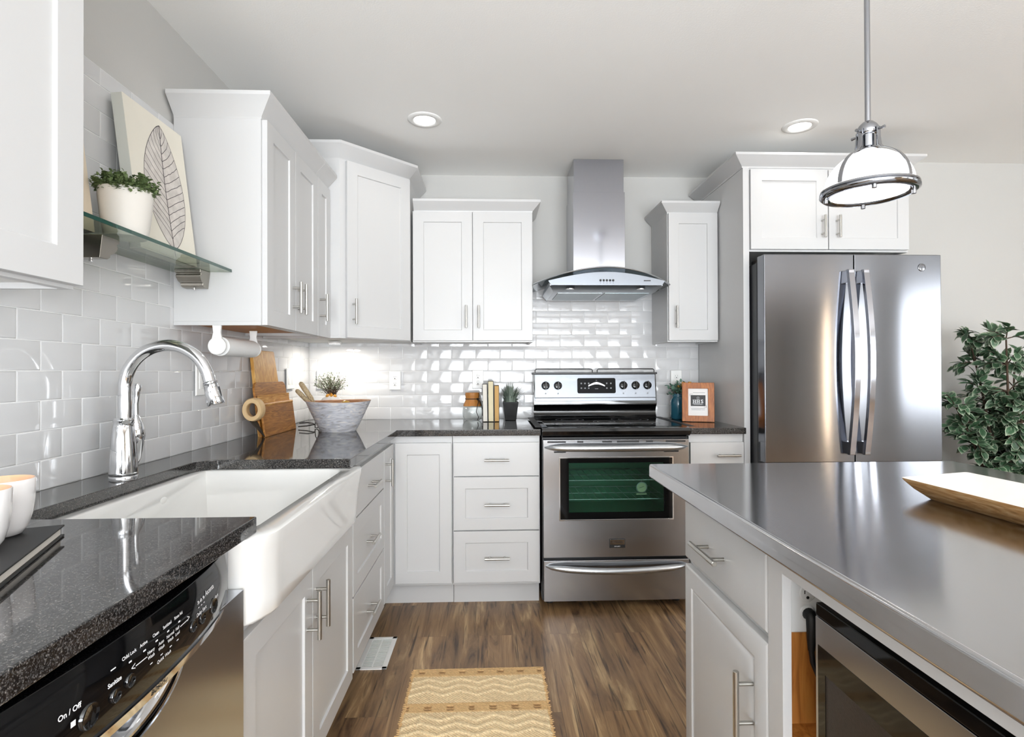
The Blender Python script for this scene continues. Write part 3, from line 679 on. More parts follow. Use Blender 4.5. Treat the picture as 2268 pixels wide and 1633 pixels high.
# farmhouse sink: tub with a bowed apron that flares at its top
def make_sink():
    t = thing('farmhouse_sink', 'white apron-front farmhouse sink set into the black granite', 'sink', (0, -75.6, 27.4))
    zt = 34.7 - 27.4; m = MB(); n = 40
    def outer(z):      # plan outline at height fraction
        k = (z / zt) ** 2.2; y0, y1 = -15.5 - 1.5 * k, 17.4 + 0.3 * k; xf = 25.3 + 0.75 * k; bow = 0.95
        pts = [(5.4, y1), (5.4, y0)]
        fr = []
        for i in range(n + 1):
            s = i / n; y = y0 + (y1 - y0) * s; e = min(s, 1 - s) * (y1 - y0)
            q = min(1.0, e / 3.2); fr.append((xf - 0.9 + 0.9 * math.sqrt(max(0, 1 - (1 - min(1, e / 0.9)) ** 2)) + bow * (q * q * (3 - 2 * q)), y))
        return pts + fr
    zs = [0, 0.35, 1.5, 3, 4.5, 6, zt - 0.35, zt - 0.08, zt]; rows = []
    for z in zs:
        o = outer(z); ins = 0.3 if z == 0 else (0.22 if z == zt else (0.05 if z == zt - .08 else 0))
        rows.append([(x - ins if x > 6 else x, y, z) for x, y in o])
    k = len(rows[0])
    def inner(z, r): # cavity outline
        y0, y1, x0, x1 = -14.3 + r, 14.2 - r, 6.9 + r, 24.6 - r; rr = 2.2
        # two points to start, then the front run, matching the outer count
        pts = [(x0, y1 - 0.4), (x0, y0 + 0.4)]
        for i in range(n + 1):
            s = i / n; y = y0 + (y1 - y0) * s; e = min(s, 1 - s) * (y1 - y0)
            pts.append((x1 - rr + rr * math.sqrt(max(0, 1 - (1 - min(1, e / rr)) ** 2)) if e < rr else x1, y))
        return pts
    for z, r in ((zt, -0.15), (zt - 0.2, 0), (0.3, 0.5), (-0.5, 1.6)): rows.append([(x, y, z) for x, y in inner(z, r)])
    vs = [p for r in rows for p in r]; fs = []
    for i in range(len(rows) - 1):
        for j in range(k):
            j2 = (j + 1) % k; fs.append((i * k + j, i * k + j2, (i + 1) * k + j2, (i + 1) * k + j))
    fs.append(tuple(range((len(rows) - 1) * k, len(rows) * k))); fs.append(tuple(reversed(range(k))))
    m.add(vs, fs); m.box(6.2, -15.5, -2.0, 23, 15.2, -0.55)
    m.build('basin', M['white_gloss'], t, smooth=60)
    b = MB().lathe([(0, 0.0), (0.62, 0.0), (0.66, 0.06), (0.55, 0.1), (0, 0.1)], (0, 0, 0), 24, 'x', sx=1.0, sy=0.62).build('badge', M['plastic_white'], t, loc=(6.95, 4.4, 5.6)); b['label'] = 'small oval maker badge on the inner wall'
    MB().lathe([(0, -0.44), (1.7, -0.44), (1.75, -0.5), (0.3, -0.5)], (14, 0, 0), 24).build('drain', M['chrome'], t)
make_sink()

# faucet
def make_faucet():
    t = thing('kitchen_faucet', 'polished chrome pull-down gooseneck faucet behind the farmhouse sink', 'faucet', (3.6, -72.8, 36.0))
    MB().lathe([(0, 0), (1.38, 0), (1.38, .18), (1.32, .25), (1.38, .32), (1.36, .6), (1.3, 2.2), (1.18, 3.8), (1.02, 5.6), (0.92, 6.1), (1.0, 6.2), (1.0, 6.38), (0.9, 6.45), (0.86, 6.6), (0, 6.6)], n=32).build('base', M['chrome'], t, smooth=50)
    pts = [(0.15, 0, 6.4), (0.15, 0, 8)]; cx, cz, r = 4.75, 10.0, 4.6
    for i in range(25):
        a = R(180 - i * 7.0); pts.append((cx + r * math.cos(a), 0, cz + r * math.sin(a)))
    dx = Vector(pts[-1]) - Vector(pts[-2]); dx.normalize(); e = Vector(pts[-1])
    pts.append(tuple(e + dx * 0.5)); MB().tube(pts, 0.66, 20).build('spout', M['chrome'], t, smooth=60)
    s = e + dx * 0.4; h = MB()
    h.tube([s, s + dx * .12, s + dx * .2, s + dx * .3, s + dx * .4, s + dx * 1.2, s + dx * 2.6, s + dx * 2.7], [.66, .76, .68, .78, .72, .8, .93, .86], 24)
    hd = h.build('spray_head', M['chrome'], t, smooth=50)
    n = Vector((-dx.z, 0, dx.x)); b0 = s + dx * 0.8 + n * (-0.72 if n.x < 0 else 0.72)
    MB().tube([b0, b0 + dx * 1.3], .16, 10).build('spray_button', M['black_satin'], hd)
    l = MB(); l.tube([(0, 0.7, 3.6), (0, 1.3, 3.9), (0.1, 1.75, 4.6)], [0.75, 0.85, 0.9], 20)
    l.lathe([(0.2, 1.0), (.55, 1.8), (.78, 3.2), (.98, 4.3), (.92, 5.2), (.72, 6.0), (.42, 6.6), (.36, 6.8)], (0.15, 1.75, 0), 24)
    l.tube([(0.15, 1.75, 6.6), (0.15, 1.78, 8.0), (.2, 1.86, 9.4), (.24, 1.95, 10.1), (.25, 1.97, 10.3)], [.36, .3, .4, .5, .42], 16)
    l.build('lever', M['chrome'], t, smooth=50)
make_faucet()

# ------------------------------------------------------------------ dishwasher
def make_dishwasher():
    t = thing('dishwasher', 'stainless dishwasher with glossy black control panel under the near left counter', 'dishwasher', (0, -116.6, 0), 90)
    W = 25.15
    MB().box(0.2, -23.6, 4.2, W - 0.2, -1, 26.6).box(0.2, -23.6, 26.6, W - 2.7, -1, 34.4).build('body', M['black_satin'], t)
    MB().box(0.2, -21.0, 0.02, W - 0.2, -20.4, 4.2).build('toe_kick', M['black_satin'], t)
    cxx = 11.4; ZL = 30.35
    # steel door whose top edge follows the panel, with a scooped notch
    pc, pw, pd = 11.9, 4.9, 2.7
    top = []
    for i in range(161):
        x = W * i / 160
        z = ZL + 0.3
        top.append((x, z))
    pts = [(0.05, 4.4), (W - 0.05, 4.4)]
    up_ = []
    for x, z in reversed(top):
        x = min(max(x, 0.05), W - 0.05)
        if abs(x - pc) <= pw: z = min(z, 30.25 - pd * math.sqrt(max(0, 1 - ((x - pc) / pw) ** 2)))
        up_.append((x, z))
    door = MB().prism(pts + up_, -23.7, -25.0, 'y').build('door', M['steel'], t, bevel=0.05, smooth=30)
    bowl = MB().grid(lambda u, v: (pc + pw * math.cos(PI * (1 - u)) * math.sqrt(max(0.0, 1 - v * v * .96)), -24.98 + 1.2 * v, 30.3 - pd * math.sin(PI * u) * math.sqrt(max(0, 1 - v * v))), 28, 8)
    bo = bowl.build('pocket_handle', M['chrome'], t, smooth=60); bo['label'] = 'scooped steel pocket handle'
    rim = MB().tube([(pc + pw * math.cos(PI * (1 - i / 28)), -25.02, 30.3 - pd * math.sin(PI * i / 28)) for i in range(29)], 0.13, 8); rim.build('rim', M['chrome'], bo)
    # bowed control panel
    X0, X1 = 0.25, 22.8
    def face(x, s):           # s 0 bottom .. 1 top
        b = 1 - ((x - cxx) / 12.0) ** 2
        z = ZL * (1 - s) + 34.35 * s
        y = -24.35 - 1.35 * b - 0.4 * math.sin(PI * (0.1 + 0.75 * (1 - s)))
        return Vector((x, y, z))
    m = MB(); m.slab(lambda u, v: face(X0 + (X1 - X0) * u, v), 36, 14, (0, 1.2, 0)); pn = m.build('control_panel', M['black_gloss'], t, smooth=40, bevel=0.05)
    MB().box(X1 + 0.05, -24.5, 30.5, 23.6, -23.6, 34.3).build('end_trim', M['steel'], t)
    lip = MB(); lip.slab(lambda u, v: face(X0 - .1 + (X1 - X0 + .3) * u, -0.10 + 0.13 * v) + Vector((0, -0.14, 0)), 36, 2, (0, 0.5, 0))
    lo = lip.build('trim_lip', M['chrome'], t, smooth=40); lo['label'] = 'bright curved metal lip'
    def tx(s, x, sv, size, b=0.0):
        w = MB()
        p = face(x, sv); q = face(x + .2, sv); r = face(x, sv + .05); uu = (q - p).normalized(); vv = (r - p).normalized(); nn = uu.cross(vv).normalized()
        put_text(w, s, size, p - nn * (-0.03 if nn.y < 0 else 0.03), uu, vv, b)
        w.build('lettering', M['print_white'], pn, smooth=0, fix=False)
    def bar(x, sv, ww, hh=0.05):
        w = MB()
        p = face(x, sv); q = face(x + .2, sv); r = face(x, sv + .05); uu = (q - p).normalized(); vv = (r - p).normalized()
        bars(w, p + Vector((0, -0.035, 0)), ww, hh, uu, vv)
        w.build('printed_mark', M['print_white'], pn, smooth=0, fix=False)
    sz = lambda z: (z - 30.35) / 4.0
    tx('On / Off', 6.35, sz(32.7), .34, .008); bar(6.5, sz(32.1), .26, .26)
    tx('Sanitize', 8.93, sz(32.55), .3, .008); bar(8.9, sz(33.2), .34, .06)
    for s, x in (('Child Lock', 10.04), ('Active', 11.15), ('Clean', 12.2), ('Sanitized', 13.3), ('Rinse Aid', 14.5)):
        tx(s, x, sz(33.3), .24, .004); bar(x, sz(32.95), .22, .08)
    for s1, s2, x in (('Heavy', 'Wash', 11.67), ('Auto', 'Wash', 12.6), ('Normal', 'Wash', 13.5), ('Half', 'Load', 14.25)):
        tx(s1, x, sz(32.66), .25, .004); tx(s2, x, sz(32.38), .25, .004); bar(x, sz(32.0), .22, .06)
    tx('Quick Wash', 12.88, sz(31.73), .27, .005)
    bar(10.85, sz(32.54), .9, .05); bar(15.0, sz(32.62), .9, .05); tx('<', 10.24, sz(32.54), .6); tx('>', 15.56, sz(32.66), .6)
    for s, x in (('3h', 17.0), ('6h', 17.4), ('9h', 17.8)): tx(s, x, sz(33.0), .3, .006); bar(x, sz(32.7), .18, .05)
    tx('Ascenta', 18.8, sz(33.1), .46, .008); tx('Delay Start', 17.4, sz(32.3), .33, .006); tx('Start', 20.0, sz(32.2), .33, .006); bar(20.2, sz(31.5), .4, .06)
    for x, sv, r_ in ((7.4, .38, .6), (9.0, .38, .36), (10.0, .42, .36), (16.2, .38, .36), (17.5, .36, .36), (19.4, .36, .52)):
        p = face(x, sv)
        MB().lathe([(0, -.02), (r_ * .7, -.02), (r_ * .92, -.1), (r_, -.02), (r_ * 1.02, .3)], (p.x, p.y, p.z), 24, 'y').build('button', M['black_enamel'], pn, smooth=50)
    w = MB(); p = face(12.6, -0.03); put_text(w, 'BOSCH', 0.42, p + Vector((0, -0.17, 0)), (1, 0, 0), (0, -.25, .97), .012)
    w.build('lip_lettering', M['print_black'], lo, smooth=0, fix=False)
make_dishwasher()

# ------------------------------------------------------------------ range
def ring_box(mb, x0, z0, x1, z1, a0, c0, a1, c1, yf, yb):
    vs = []
    for y in (yf, yb): vs += [(x0, y, z0), (x1, y, z0), (x1, y, z1), (x0, y, z1), (a0, y, c0), (a1, y, c0), (a1, y, c1), (a0, y, c1)]
    fs = []
    for j in range(4):
        k = (j + 1) % 4
        fs += [(j, k, 4 + k, 4 + j), (8 + k, 8 + j, 12 + j, 12 + k), (k, j, 8 + j, 8 + k), (4 + j, 4 + k, 12 + k, 12 + j)]
    return mb.add(vs, fs)
def bowed_handle(mb, x0, x1, yf, z, bow, r, sag=0.0, n=28):
    pts, rr = [], []
    for i in range(n + 1):
        s = i / n; x = x0 + (x1 - x0) * s; b = math.sin(PI * s)
        pts.append((x, yf - bow * b ** 0.45, z - sag * b)); rr.append(r * (0.25 + 0.75 * min(1, b * 2.6) ** 0.6))
    return mb.tube(pts, rr, 16)
def make_range():
    t = thing('electric_range', 'stainless freestanding electric range with black glass cooktop', 'stove', (69.35, 0, 0))
    bd = MB(); bd.box(-14.9, -24.6, 1.4, -14.55, -0.8, 35.6); bd.box(14.55, -24.6, 1.4, 14.9, -0.8, 35.6); bd.box(-14.55, -1.2, 1.4, 14.55, -0.8, 35.6)
    bd.box(-14.55, -24.6, 1.4, 14.55, -1.2, 2.0); bd.box(-14.55, -24.6, 33.9, 14.55, -1.2, 35.6); bd.box(-14.55, -24.6, 9.6, 14.55, -1.2, 10.4)
    bd.box(-14.55, -24.6, 10.4, -11.9, -24.0, 33.9); bd.box(11.9, -24.6, 10.4, 14.55, -24.0, 33.9); bd.box(-11.9, -24.6, 10.4, 11.9, -24.0, 17.4); bd.box(-11.9, -24.6, 30.6, 11.9, -24.0, 33.9)
    bd.build('body', M['black_satin'], t, bevel=0.04)
    # cavity behind the window with two racks
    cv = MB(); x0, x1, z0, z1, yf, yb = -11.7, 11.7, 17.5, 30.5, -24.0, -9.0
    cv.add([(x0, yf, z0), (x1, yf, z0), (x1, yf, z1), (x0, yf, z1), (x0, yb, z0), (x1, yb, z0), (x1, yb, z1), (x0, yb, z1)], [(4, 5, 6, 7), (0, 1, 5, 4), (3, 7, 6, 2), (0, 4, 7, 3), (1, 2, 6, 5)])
    cav = cv.build('oven_cavity', M['reflection_green'], t, smooth=0, fix=False)
    for z in (21.3, 25.2):
        m = MB(); m.tube([(-11.6, -23.4, z), (11.6, -23.4, z)], 0.11, 8); m.tube([(-11.6, -11, z), (11.6, -11, z)], 0.09, 8); m.tube([(-11.6, -17, z - .1), (11.6, -17, z - .1)], 0.08, 8)
        for i in range(15): x = -11.0 + 22.0 * i / 14; m.tube([(x, -23.5, z + .1), (x, -10.9, z + .1)], 0.05, 6)
        m.build('oven_rack', M['steel_soft'], t)
    for sx in (-1, 1):
        for y in (-22.0, -4.0): MB().cyl((sx * 13.2, y, 0.01), (sx * 13.2, y, 1.5), 0.8, 14).build('foot', M['black_satin'], t)
    # cooktop
    m = MB(); m.prism([(-0.9, 35.6), (-0.9, 36.3), (-25.6, 36.3), (-26.25, 36.15), (-26.45, 35.6), (-26.2, 34.75), (-25.4, 34.3), (-24.7, 34.3), (-24.7, 35.6)], -15, 15, 'x')
    ct = m.build('cooktop', M['black_enamel'], t, bevel=0.1, seg=3)
    MB().box(-13.8, -24.9, 36.3, 13.8, -4.2, 36.4).build('cooktop_glass', M['black_gloss'], t, bevel=0.03)
    el = MB()
    for (x, y, r) in ((-7, -19, 4.6), (7, -19, 3.8), (-7, -9, 3.2), (7, -9, 4.2), (0, -14, 2.4)):
        for q in (r, r * 0.62): el.lathe([(q - .06, 36.405), (q + .06, 36.405)], (x, y, 0), 40)
    el.build('burner_rings', M['print_gray'], ct, smooth=0, fix=False)
    # backguard: concave glossy splash, then the steel control panel
    pf = [(-1.0, 36.3)]
    for i in range(11):
        s = i / 10; pf.append((-3.6 + 0.9 * math.sin(PI * s) - 0.15 * s, 36.35 + 3.2 * s))
    pf += [(-3.75, 40.3), (-3.0, 46.9), (-0.9, 46.9), (-0.6, 36.3)]
    MB().prism(pf, -14.85, 15.0, 'x').build('backguard', M['black_enamel'], t, bevel=0.05, smooth=40)
    kx = 0.75 / 6.6
    fy = lambda z: -3.82 + kx * (z - 40.3)
    m = MB(); m.prism([(fy(40.45), 40.45), (fy(46.85), 46.85), (fy(46.85) + .4, 46.85), (fy(40.45) + .4, 40.45)], -14.6, 14.75, 'x')
    cp = m.build('control_panel', M['steel_panel'], t, bevel=0.06)
    MB().box(-14.6, fy(41.2) - 0.03, 41.15, 14.75, fy(41.2) + .2, 41.3).build('seam', M['slot'], cp)
    MB().box(-15.1, -3.35, 46.86, 15.25, -0.6, 47.35).build('top_cap', M['black_satin'], t, bevel=0.08)
    for (a, b) in ((-14.4, -0.35), (0.85, 14.9)):
        y = -1.9; m = MB(); m.tube([(a, y, 47.2), (a, y, 47.9), (a + .3, y, 48.15), (b - .3, y, 48.15), (b, y, 47.9), (b, y, 47.2)], 0.11, 8); m.build('guard_rail', M['wire'], t)
    tilt = Vector((0, kx, 1)).normalized(); out = Vector((0, -1, kx)).normalized()
    for x in (-12.0, -9.0, 6.9, 9.9, 12.8):
        b = Vector((x, fy(44.15), 44.15)); k_ = MB()
        k_.tube([b, b + out * 0.15, b + out * .5, b + out * .75, b + out * .8], [1.0, 1.02, .94, .86, .7], 28)
        g = b + out * 0.8; gx = Vector((1, 0, 0))
        vs = []
        for q in (0, 1):
            for (sx, sz) in ((-.22, -.95), (.22, -.95), (.18, .95), (-.18, .95)): vs.append(g + gx * sx * (1 - .25 * q) + tilt * sz + out * (0.0 + .45 * q))
        k_.add(vs, [(3, 2, 1, 0), (4, 5, 6, 7), (0, 1, 5, 4), (1, 2, 6, 5), (2, 3, 7, 6), (3, 0, 4, 7)])
        kn = k_.build('knob', M['black_gloss'], t, bevel=0.03)
        for (u_, z_, q_) in ((0, 1.5, .16), (0, -1.9, .3), (.5, -1.45, .12)):
            w = MB(); bars(w, b + tilt * z_ + out * .03 + gx * u_, q_, q_, v=tilt); w.build('knob_mark', M['print_gray'], cp, smooth=0, fix=False)
    # display
    o0 = Vector((0.35, fy(44.1) - 0.02, 44.1)); m = MB(); dw, dh, cr = 4.65, 1.85, 0.4
    out2 = [(dw - cr + cr * math.cos(R(a)), dh - cr + cr * math.sin(R(a))) for a in range(0, 91, 15)] + [(-dw + cr + cr * math.cos(R(a)), dh - cr + cr * math.sin(R(a))) for a in range(90, 181, 15)] + \
        [(-dw + cr + cr * math.cos(R(a)), -dh + cr + cr * math.sin(R(a))) for a in range(180, 271, 15)] + [(dw - cr + cr * math.cos(R(a)), -dh + cr + cr * math.sin(R(a))) for a in range(270, 361, 15)]
    n = len(out2); vs = [o0 + gx * a + tilt * b for a, b in out2] + [o0 + gx * a + tilt * b + out * 0.12 for a, b in out2]
    m.add(vs, [tuple(range(n, 2 * n)), tuple(reversed(range(n)))] + [(i, (i + 1) % n, (i + 1) % n + n, i + n) for i in range(n)])
    dp = m.build('display', M['display_black'], t)
    w = MB()
    for x in (-3.7, -2.8, -1.9, 2.5, 3.5):
        for z in (.55, -.6): bars(w, o0 + gx * x + tilt * z + out * .14, .34, .34, v=tilt)
    bars(w, o0 + tilt * -.75 + out * .14, .8, .12, v=tilt); bars(w, o0 + tilt * 1.3 + out * .14, .3, .1, v=tilt)
    w.build('display_marks', M['print_gray'], dp, smooth=0, fix=False)
    w = MB(); w.slab(lambda u, v: o0 + gx * (-2.0 + 4.0 * u) + tilt * (0.1 + .55 * math.sin(PI * u) - .3 + .5 * v * (1 - abs(u - .5))) + out * 0.14, 20, 2, out * 0.16)
    w.build('display_bridge', M['chrome'], dp)
    # oven door
    m = MB(); ring_box(m, -14.75, 10.35, 14.7, 33.85, -11.5, 17.8, 11.45, 30.3, -26.0, -24.65)
    dr = m.build('oven_door', M['steel'], t, bevel=0.07, smooth=0)
    m = MB(); ring_box(m, -11.45, 17.85, 11.4, 30.25, -9.6, 19.25, 9.7, 29.2, -25.75, -25.4); m.build('window_border', M['black_gloss'], dr, smooth=0)
    MB().box(-9.65, -25.6, 19.2, 9.75, -25.45, 29.25).build('oven_window', M['oven_glass'], dr, smooth=0)
    m = MB(); ring_box(m, -11.6, 17.7, 11.55, 30.4, -11.35, 17.95, 11.3, 30.15, -26.06, -25.7); m.build('window_trim', M['chrome'], dr, smooth=0, bevel=0.03)
    m = MB(); bowed_handle(m, -14.4, 14.35, -26.0, 32.4, 2.0, 0.72); m.build('handle', M['steel_soft'], dr, smooth=60)['label'] = 'thick bowed steel handle'
    m = MB()
    for (a, b) in ((-13.9, -10.2), (-7.9, -6.7), (-2.9, -0.9), (0.1, 4.6), (6.0, 7.4), (10.0, 14.0)): m.box(a, -26.03, 33.3, b, -25.9, 33.62)
    for (a, b) in ((-12.6, -10.2), (9.6, 12.6)): m.box(a, -26.03, 31.3, b, -25.9, 31.6)
    m.build('vent_slots', M['slot'], dr, smooth=0)
    b = MB().box(-1.55, -26.12, 12.2, 1.65, -25.95, 14.0).build('badge', M['black_satin'], dr, bevel=0.03)
    MB().box(-1.4, -26.17, 12.85, 1.5, -26.1, 13.85).build('badge_plate', M['chrome'], b, bevel=0.02)
    w = MB(); put_text(w, 'FRIGIDAIRE', 0.42, (0.05, -26.185, 13.35), bold=.006); w.build('badge_lettering', M['print_black'], b, smooth=0, fix=False)
    w = MB(); put_text(w, 'GALLERY', 0.3, (0.05, -26.135, 12.5)); w.build('badge_caption', M['print_white'], b, smooth=0, fix=False)
    # drawer
    dd = MB().box(-14.7, -26.0, 1.6, 14.65, -24.65, 9.75).build('warming_drawer', M['steel'], t, bevel=0.1)
    m = MB(); bowed_handle(m, -14.3, 14.3, -26.0, 8.7, 1.9, 0.62, 0.55); m.build('handle', M['steel_soft'], dd, smooth=60)['label'] = 'bowed steel drawer handle'
make_range()
for s, x, lab in ((0, 53.1, 'thin black gap cover strip on the counter edge left of the range'), (1, 84.25, 'thin black gap cover strip on the counter edge right of the range')):
    tag(MB().box(x, -25.3, 36.32, x + 1.35, -2.2, 36.42).build('gap_cover', M['rubber'], bevel=0.03), lab, 'strip')
# dial thermometer hanging in the oven
t = thing('oven_thermometer', 'round cream dial thermometer hanging from the oven rack behind the window', 'thermometer', (75.3, -22.6, 23.5))
MB().lathe([(0, 0.12), (1.15, 0.12), (1.22, 0.0), (1.15, -.15), (1.0, -.17), (0.98, -.1), (0, -.1)], (0, 0, 0), 32, 'y').build('case', M['steel_soft'], t)
MB().lathe([(0, -.105), (0.96, -.105)], (0, 0, 0), 32, 'y').build('dial', M['cream_dial'], t, smooth=0)
MB().tube([(-.5, -.13, -.1), (.5, -.13, .2)], .03, 6).build('needle', M['print_black'], t)
MB().box(-1.1, -.1, -1.5, 1.1, .3, -1.25).build('base_plate', M['cream_dial'], t); MB().tube([(0, 0, 1.2), (0, 0, 1.5), (0, .15, 1.65), (0, .3, 1.6)], .06, 8).build('hook', M['steel_soft'], t)

# ------------------------------------------------------------------ range hood
def make_hood():
    t = thing('range_hood', 'stainless chimney range hood with a curved glass canopy above the range', 'range hood', (69.0, 0, 0))
    MB().box(-5.75, -10.85, 88.6, 5.75, -0.05, CEIL - 0.02).build('upper_flue', M['steel_hood'], t, bevel=0.05)
    MB().box(-5.95, -11.05, 68.4, 5.95, -0.05, 88.6).build('lower_flue', M['steel_hood'], t, bevel=0.05)
    zt = lambda x: 69.55 - 2.75 * (abs(x) / 15.3) ** 1.8
    yf = lambda x: -20.2 + 6.2 * (abs(x) / 15.3) ** 2.2
    g = MB(); g.slab(lambda u, v: (-15.3 + 30.6 * u, yf(-15.3 + 30.6 * u) * (1 - v) + (-1.0) * v, zt(-15.3 + 30.6 * u)), 40, 8, (0, 0, 0.3))
    gl = g.build('glass_canopy', M['hood_glass'], t, smooth=40)
    MB().tube([(x, yf(x) - .05, zt(x) + 0.15) for x in [-15.3 + 30.6 * i / 40 for i in range(41)]], 0.17, 10).build('glass_edge', M['steel_soft'], gl)
    for s in (-1, 1): MB().tube([(s * 15.3, yf(15.3), zt(15.3) + .15), (s * 15.3, -1.0, zt(15.3) + .15)], 0.14, 8).build('glass_side_edge', M['shelf_edge'], gl)
    # steel body under the glass: arched fascia, sloped skirt
    n = 28; xs = [-12.6 + 25.2 * i / n for i in range(n + 1)]; top = []
    fas = [(-11.9, 65.95)] + [(11.9, 65.95)] + [(x, min(zt(x) - 0.35, 66.95 + 1.9 * math.cos(PI / 2 * x / 12.6))) for x in reversed(xs)]
    MB().prism(fas, -19.2, -18.8, 'y').build('fascia', M['steel_panel'], t, bevel=0.04)
    m = MB()
    a = [(-12.2, -18.8), (12.2, -18.8), (12.2, -2), (-12.2, -2)]; b = [(-11.2, -16.6), (11.2, -16.6), (11.2, -2), (-11.2, -2)]
    m.add([(x, y, 67.1) for x, y in [(-12.0, -18.8), (12.0, -18.8), (12.0, -2), (-12.0, -2)]] + [(x, y, 65.95) for x, y in a] + [(x, y, 64.85) for x, y in b],
          [(3, 2, 1, 0), (0, 1, 5, 4), (1, 2, 6, 5), (2, 3, 7, 6), (3, 0, 4, 7), (4, 5, 9, 8), (5, 6, 10, 9), (6, 7, 11, 10), (7, 4, 8, 11), (8, 9, 10, 11)])
    m.build('body', M['steel_soft'], t, bevel=0.04)
    for x in (-5.2, 5.2): MB().box(x - 4.9, -15.6, 64.7, x + 4.9, -4, 64.86).build('grease_filter', M['hood_under'], t, bevel=0.03)
    for x in (-7.7, 7.7): MB().lathe([(0, -.08), (.75, -.08), (1.0, 0), (1.0, .12)], (x, -17.6, 65.3), 20).build('lamp', M['chrome'], t)
    for i in range(5): MB().lathe([(0, -.14), (.2, -.14), (.26, -.02), (.26, 0.1)], (-1.35 + 0.68 * i, -19.2, 67.0), 16, 'y').build('button', M['black_gloss'], t)
    w = MB()
    for i in range(5): bars(w, (-1.35 + .68 * i, -19.23, 66.45), .12, .14)
    bars(w, (8.7, -19.23, 66.95), 1.5, .22); w.build('fascia_marks', M['print_black'], t, smooth=0, fix=False)
M['steel_hood'] = steel('polished_hood_steel', (186, 188, 196), 0.1, 0.4, 0.25, (40, 40, 2))
make_hood()

# ------------------------------------------------------------------ refrigerator
def make_fridge():
    t = thing('refrigerator', 'tall stainless french-door refrigerator under the wide wall cabinet', 'refrigerator', (97.65, 0, 0))
    W = 35.7
    MB().box(0.1, -26.9, 1.0, W - 0.1, -1.2, 69.3).build('body', M['fridge_side'], t, bevel=0.12)
    def slab_door(x0, x1, z0, z1, name):
        n = 16; poly = []
        for i in range(n + 1):
            s = i / n; x = x0 + (x1 - x0) * s; poly.append((x, -30.05 - 0.28 * math.sin(PI * (x - 0) / W)))
        poly = [(x0, -27.3)] + poly + [(x1, -27.3)]
        return MB().prism(poly, z0, z1).build(name, M['steel_fridge'], t, bevel=0.14, seg=3, smooth=30)
    dl_ = slab_door(0, 17.78, 29.6, 70.4, 'door'); dr_ = slab_door(17.93, W, 29.6, 70.4, 'door'); fz = slab_door(0, W, 3.2, 29.2, 'freezer_drawer')
    def bar(parent, x, z0, z1):
        m = MB(); n = 24
        def sec(i):
            s = i / n; z = z0 + (z1 - z0) * s; y = -31.8 - 1.75 * math.sin(PI * s); return [(x - .62, y + .75, z), (x - .55, y, z), (x + .55, y, z), (x + .62, y + .75, z)]
        vs = [p for i in range(n + 1) for p in sec(i)]
        fs = [(4 * i + j, 4 * i + (j + 1) % 4, 4 * i + 4 + (j + 1) % 4, 4 * i + 4 + j) for i in range(n) for j in range(4)] + [(3, 2, 1, 0), (4 * n, 4 * n + 1, 4 * n + 2, 4 * n + 3)]
        m.add(vs, fs)
        for z in (z0 + 1.3, z1 - 1.3): m.box(x - .5, -31.9, z - 1.2, x + .5, -30.1, z + 1.2)
        m.build('handle', M['steel_hood'], parent, bevel=0.06)['label'] = 'long bowed steel handle'
    bar(dl_, 16.35, 31.2, 67.2); bar(dr_, 19.35, 31.2, 67.2)
    m = MB(); m.tube([(3.2, -30.4, 26.4), (3.2, -32.4, 26.4), (W - 3.2, -32.4, 26.4), (W - 3.2, -30.4, 26.4)], 0.5, 14); m.build('handle', M['steel_hood'], fz)
    for x in (2.2, W - 2.2): MB().box(x - 1.6, -28.6, 69.3, x + 1.6, -23.5, 70.2).build('hinge_cover', M['black_satin'], t, bevel=0.15)
    for x in (0.6, W - 4.6): MB().box(x, -26, 0.01, x + 4, -22, 1.1).build('foot', M['black_satin'], t)
    MB().box(0.4, -27.6, 1.0, W - .4, -26.8, 3.0).build('kick_grille', M['black_satin'], t)
    b = MB().lathe([(0, -.06), (.62, -.06), (.72, -.04), (.78, 0), (.78, .1)], (31.7, -30.24, 67.9), 28, 'y').build('badge', M['steel_fridge'], t)
    w = MB(); put_text(w, 'GE', 0.62, (31.7, -30.31, 67.9)); w.lathe([(.66, -.07), (.73, -.07)], (31.7, -30.24, 67.9), 28, 'y'); w.build('badge_lettering', M['print_gray'], b, smooth=0, fix=False)
make_fridge()

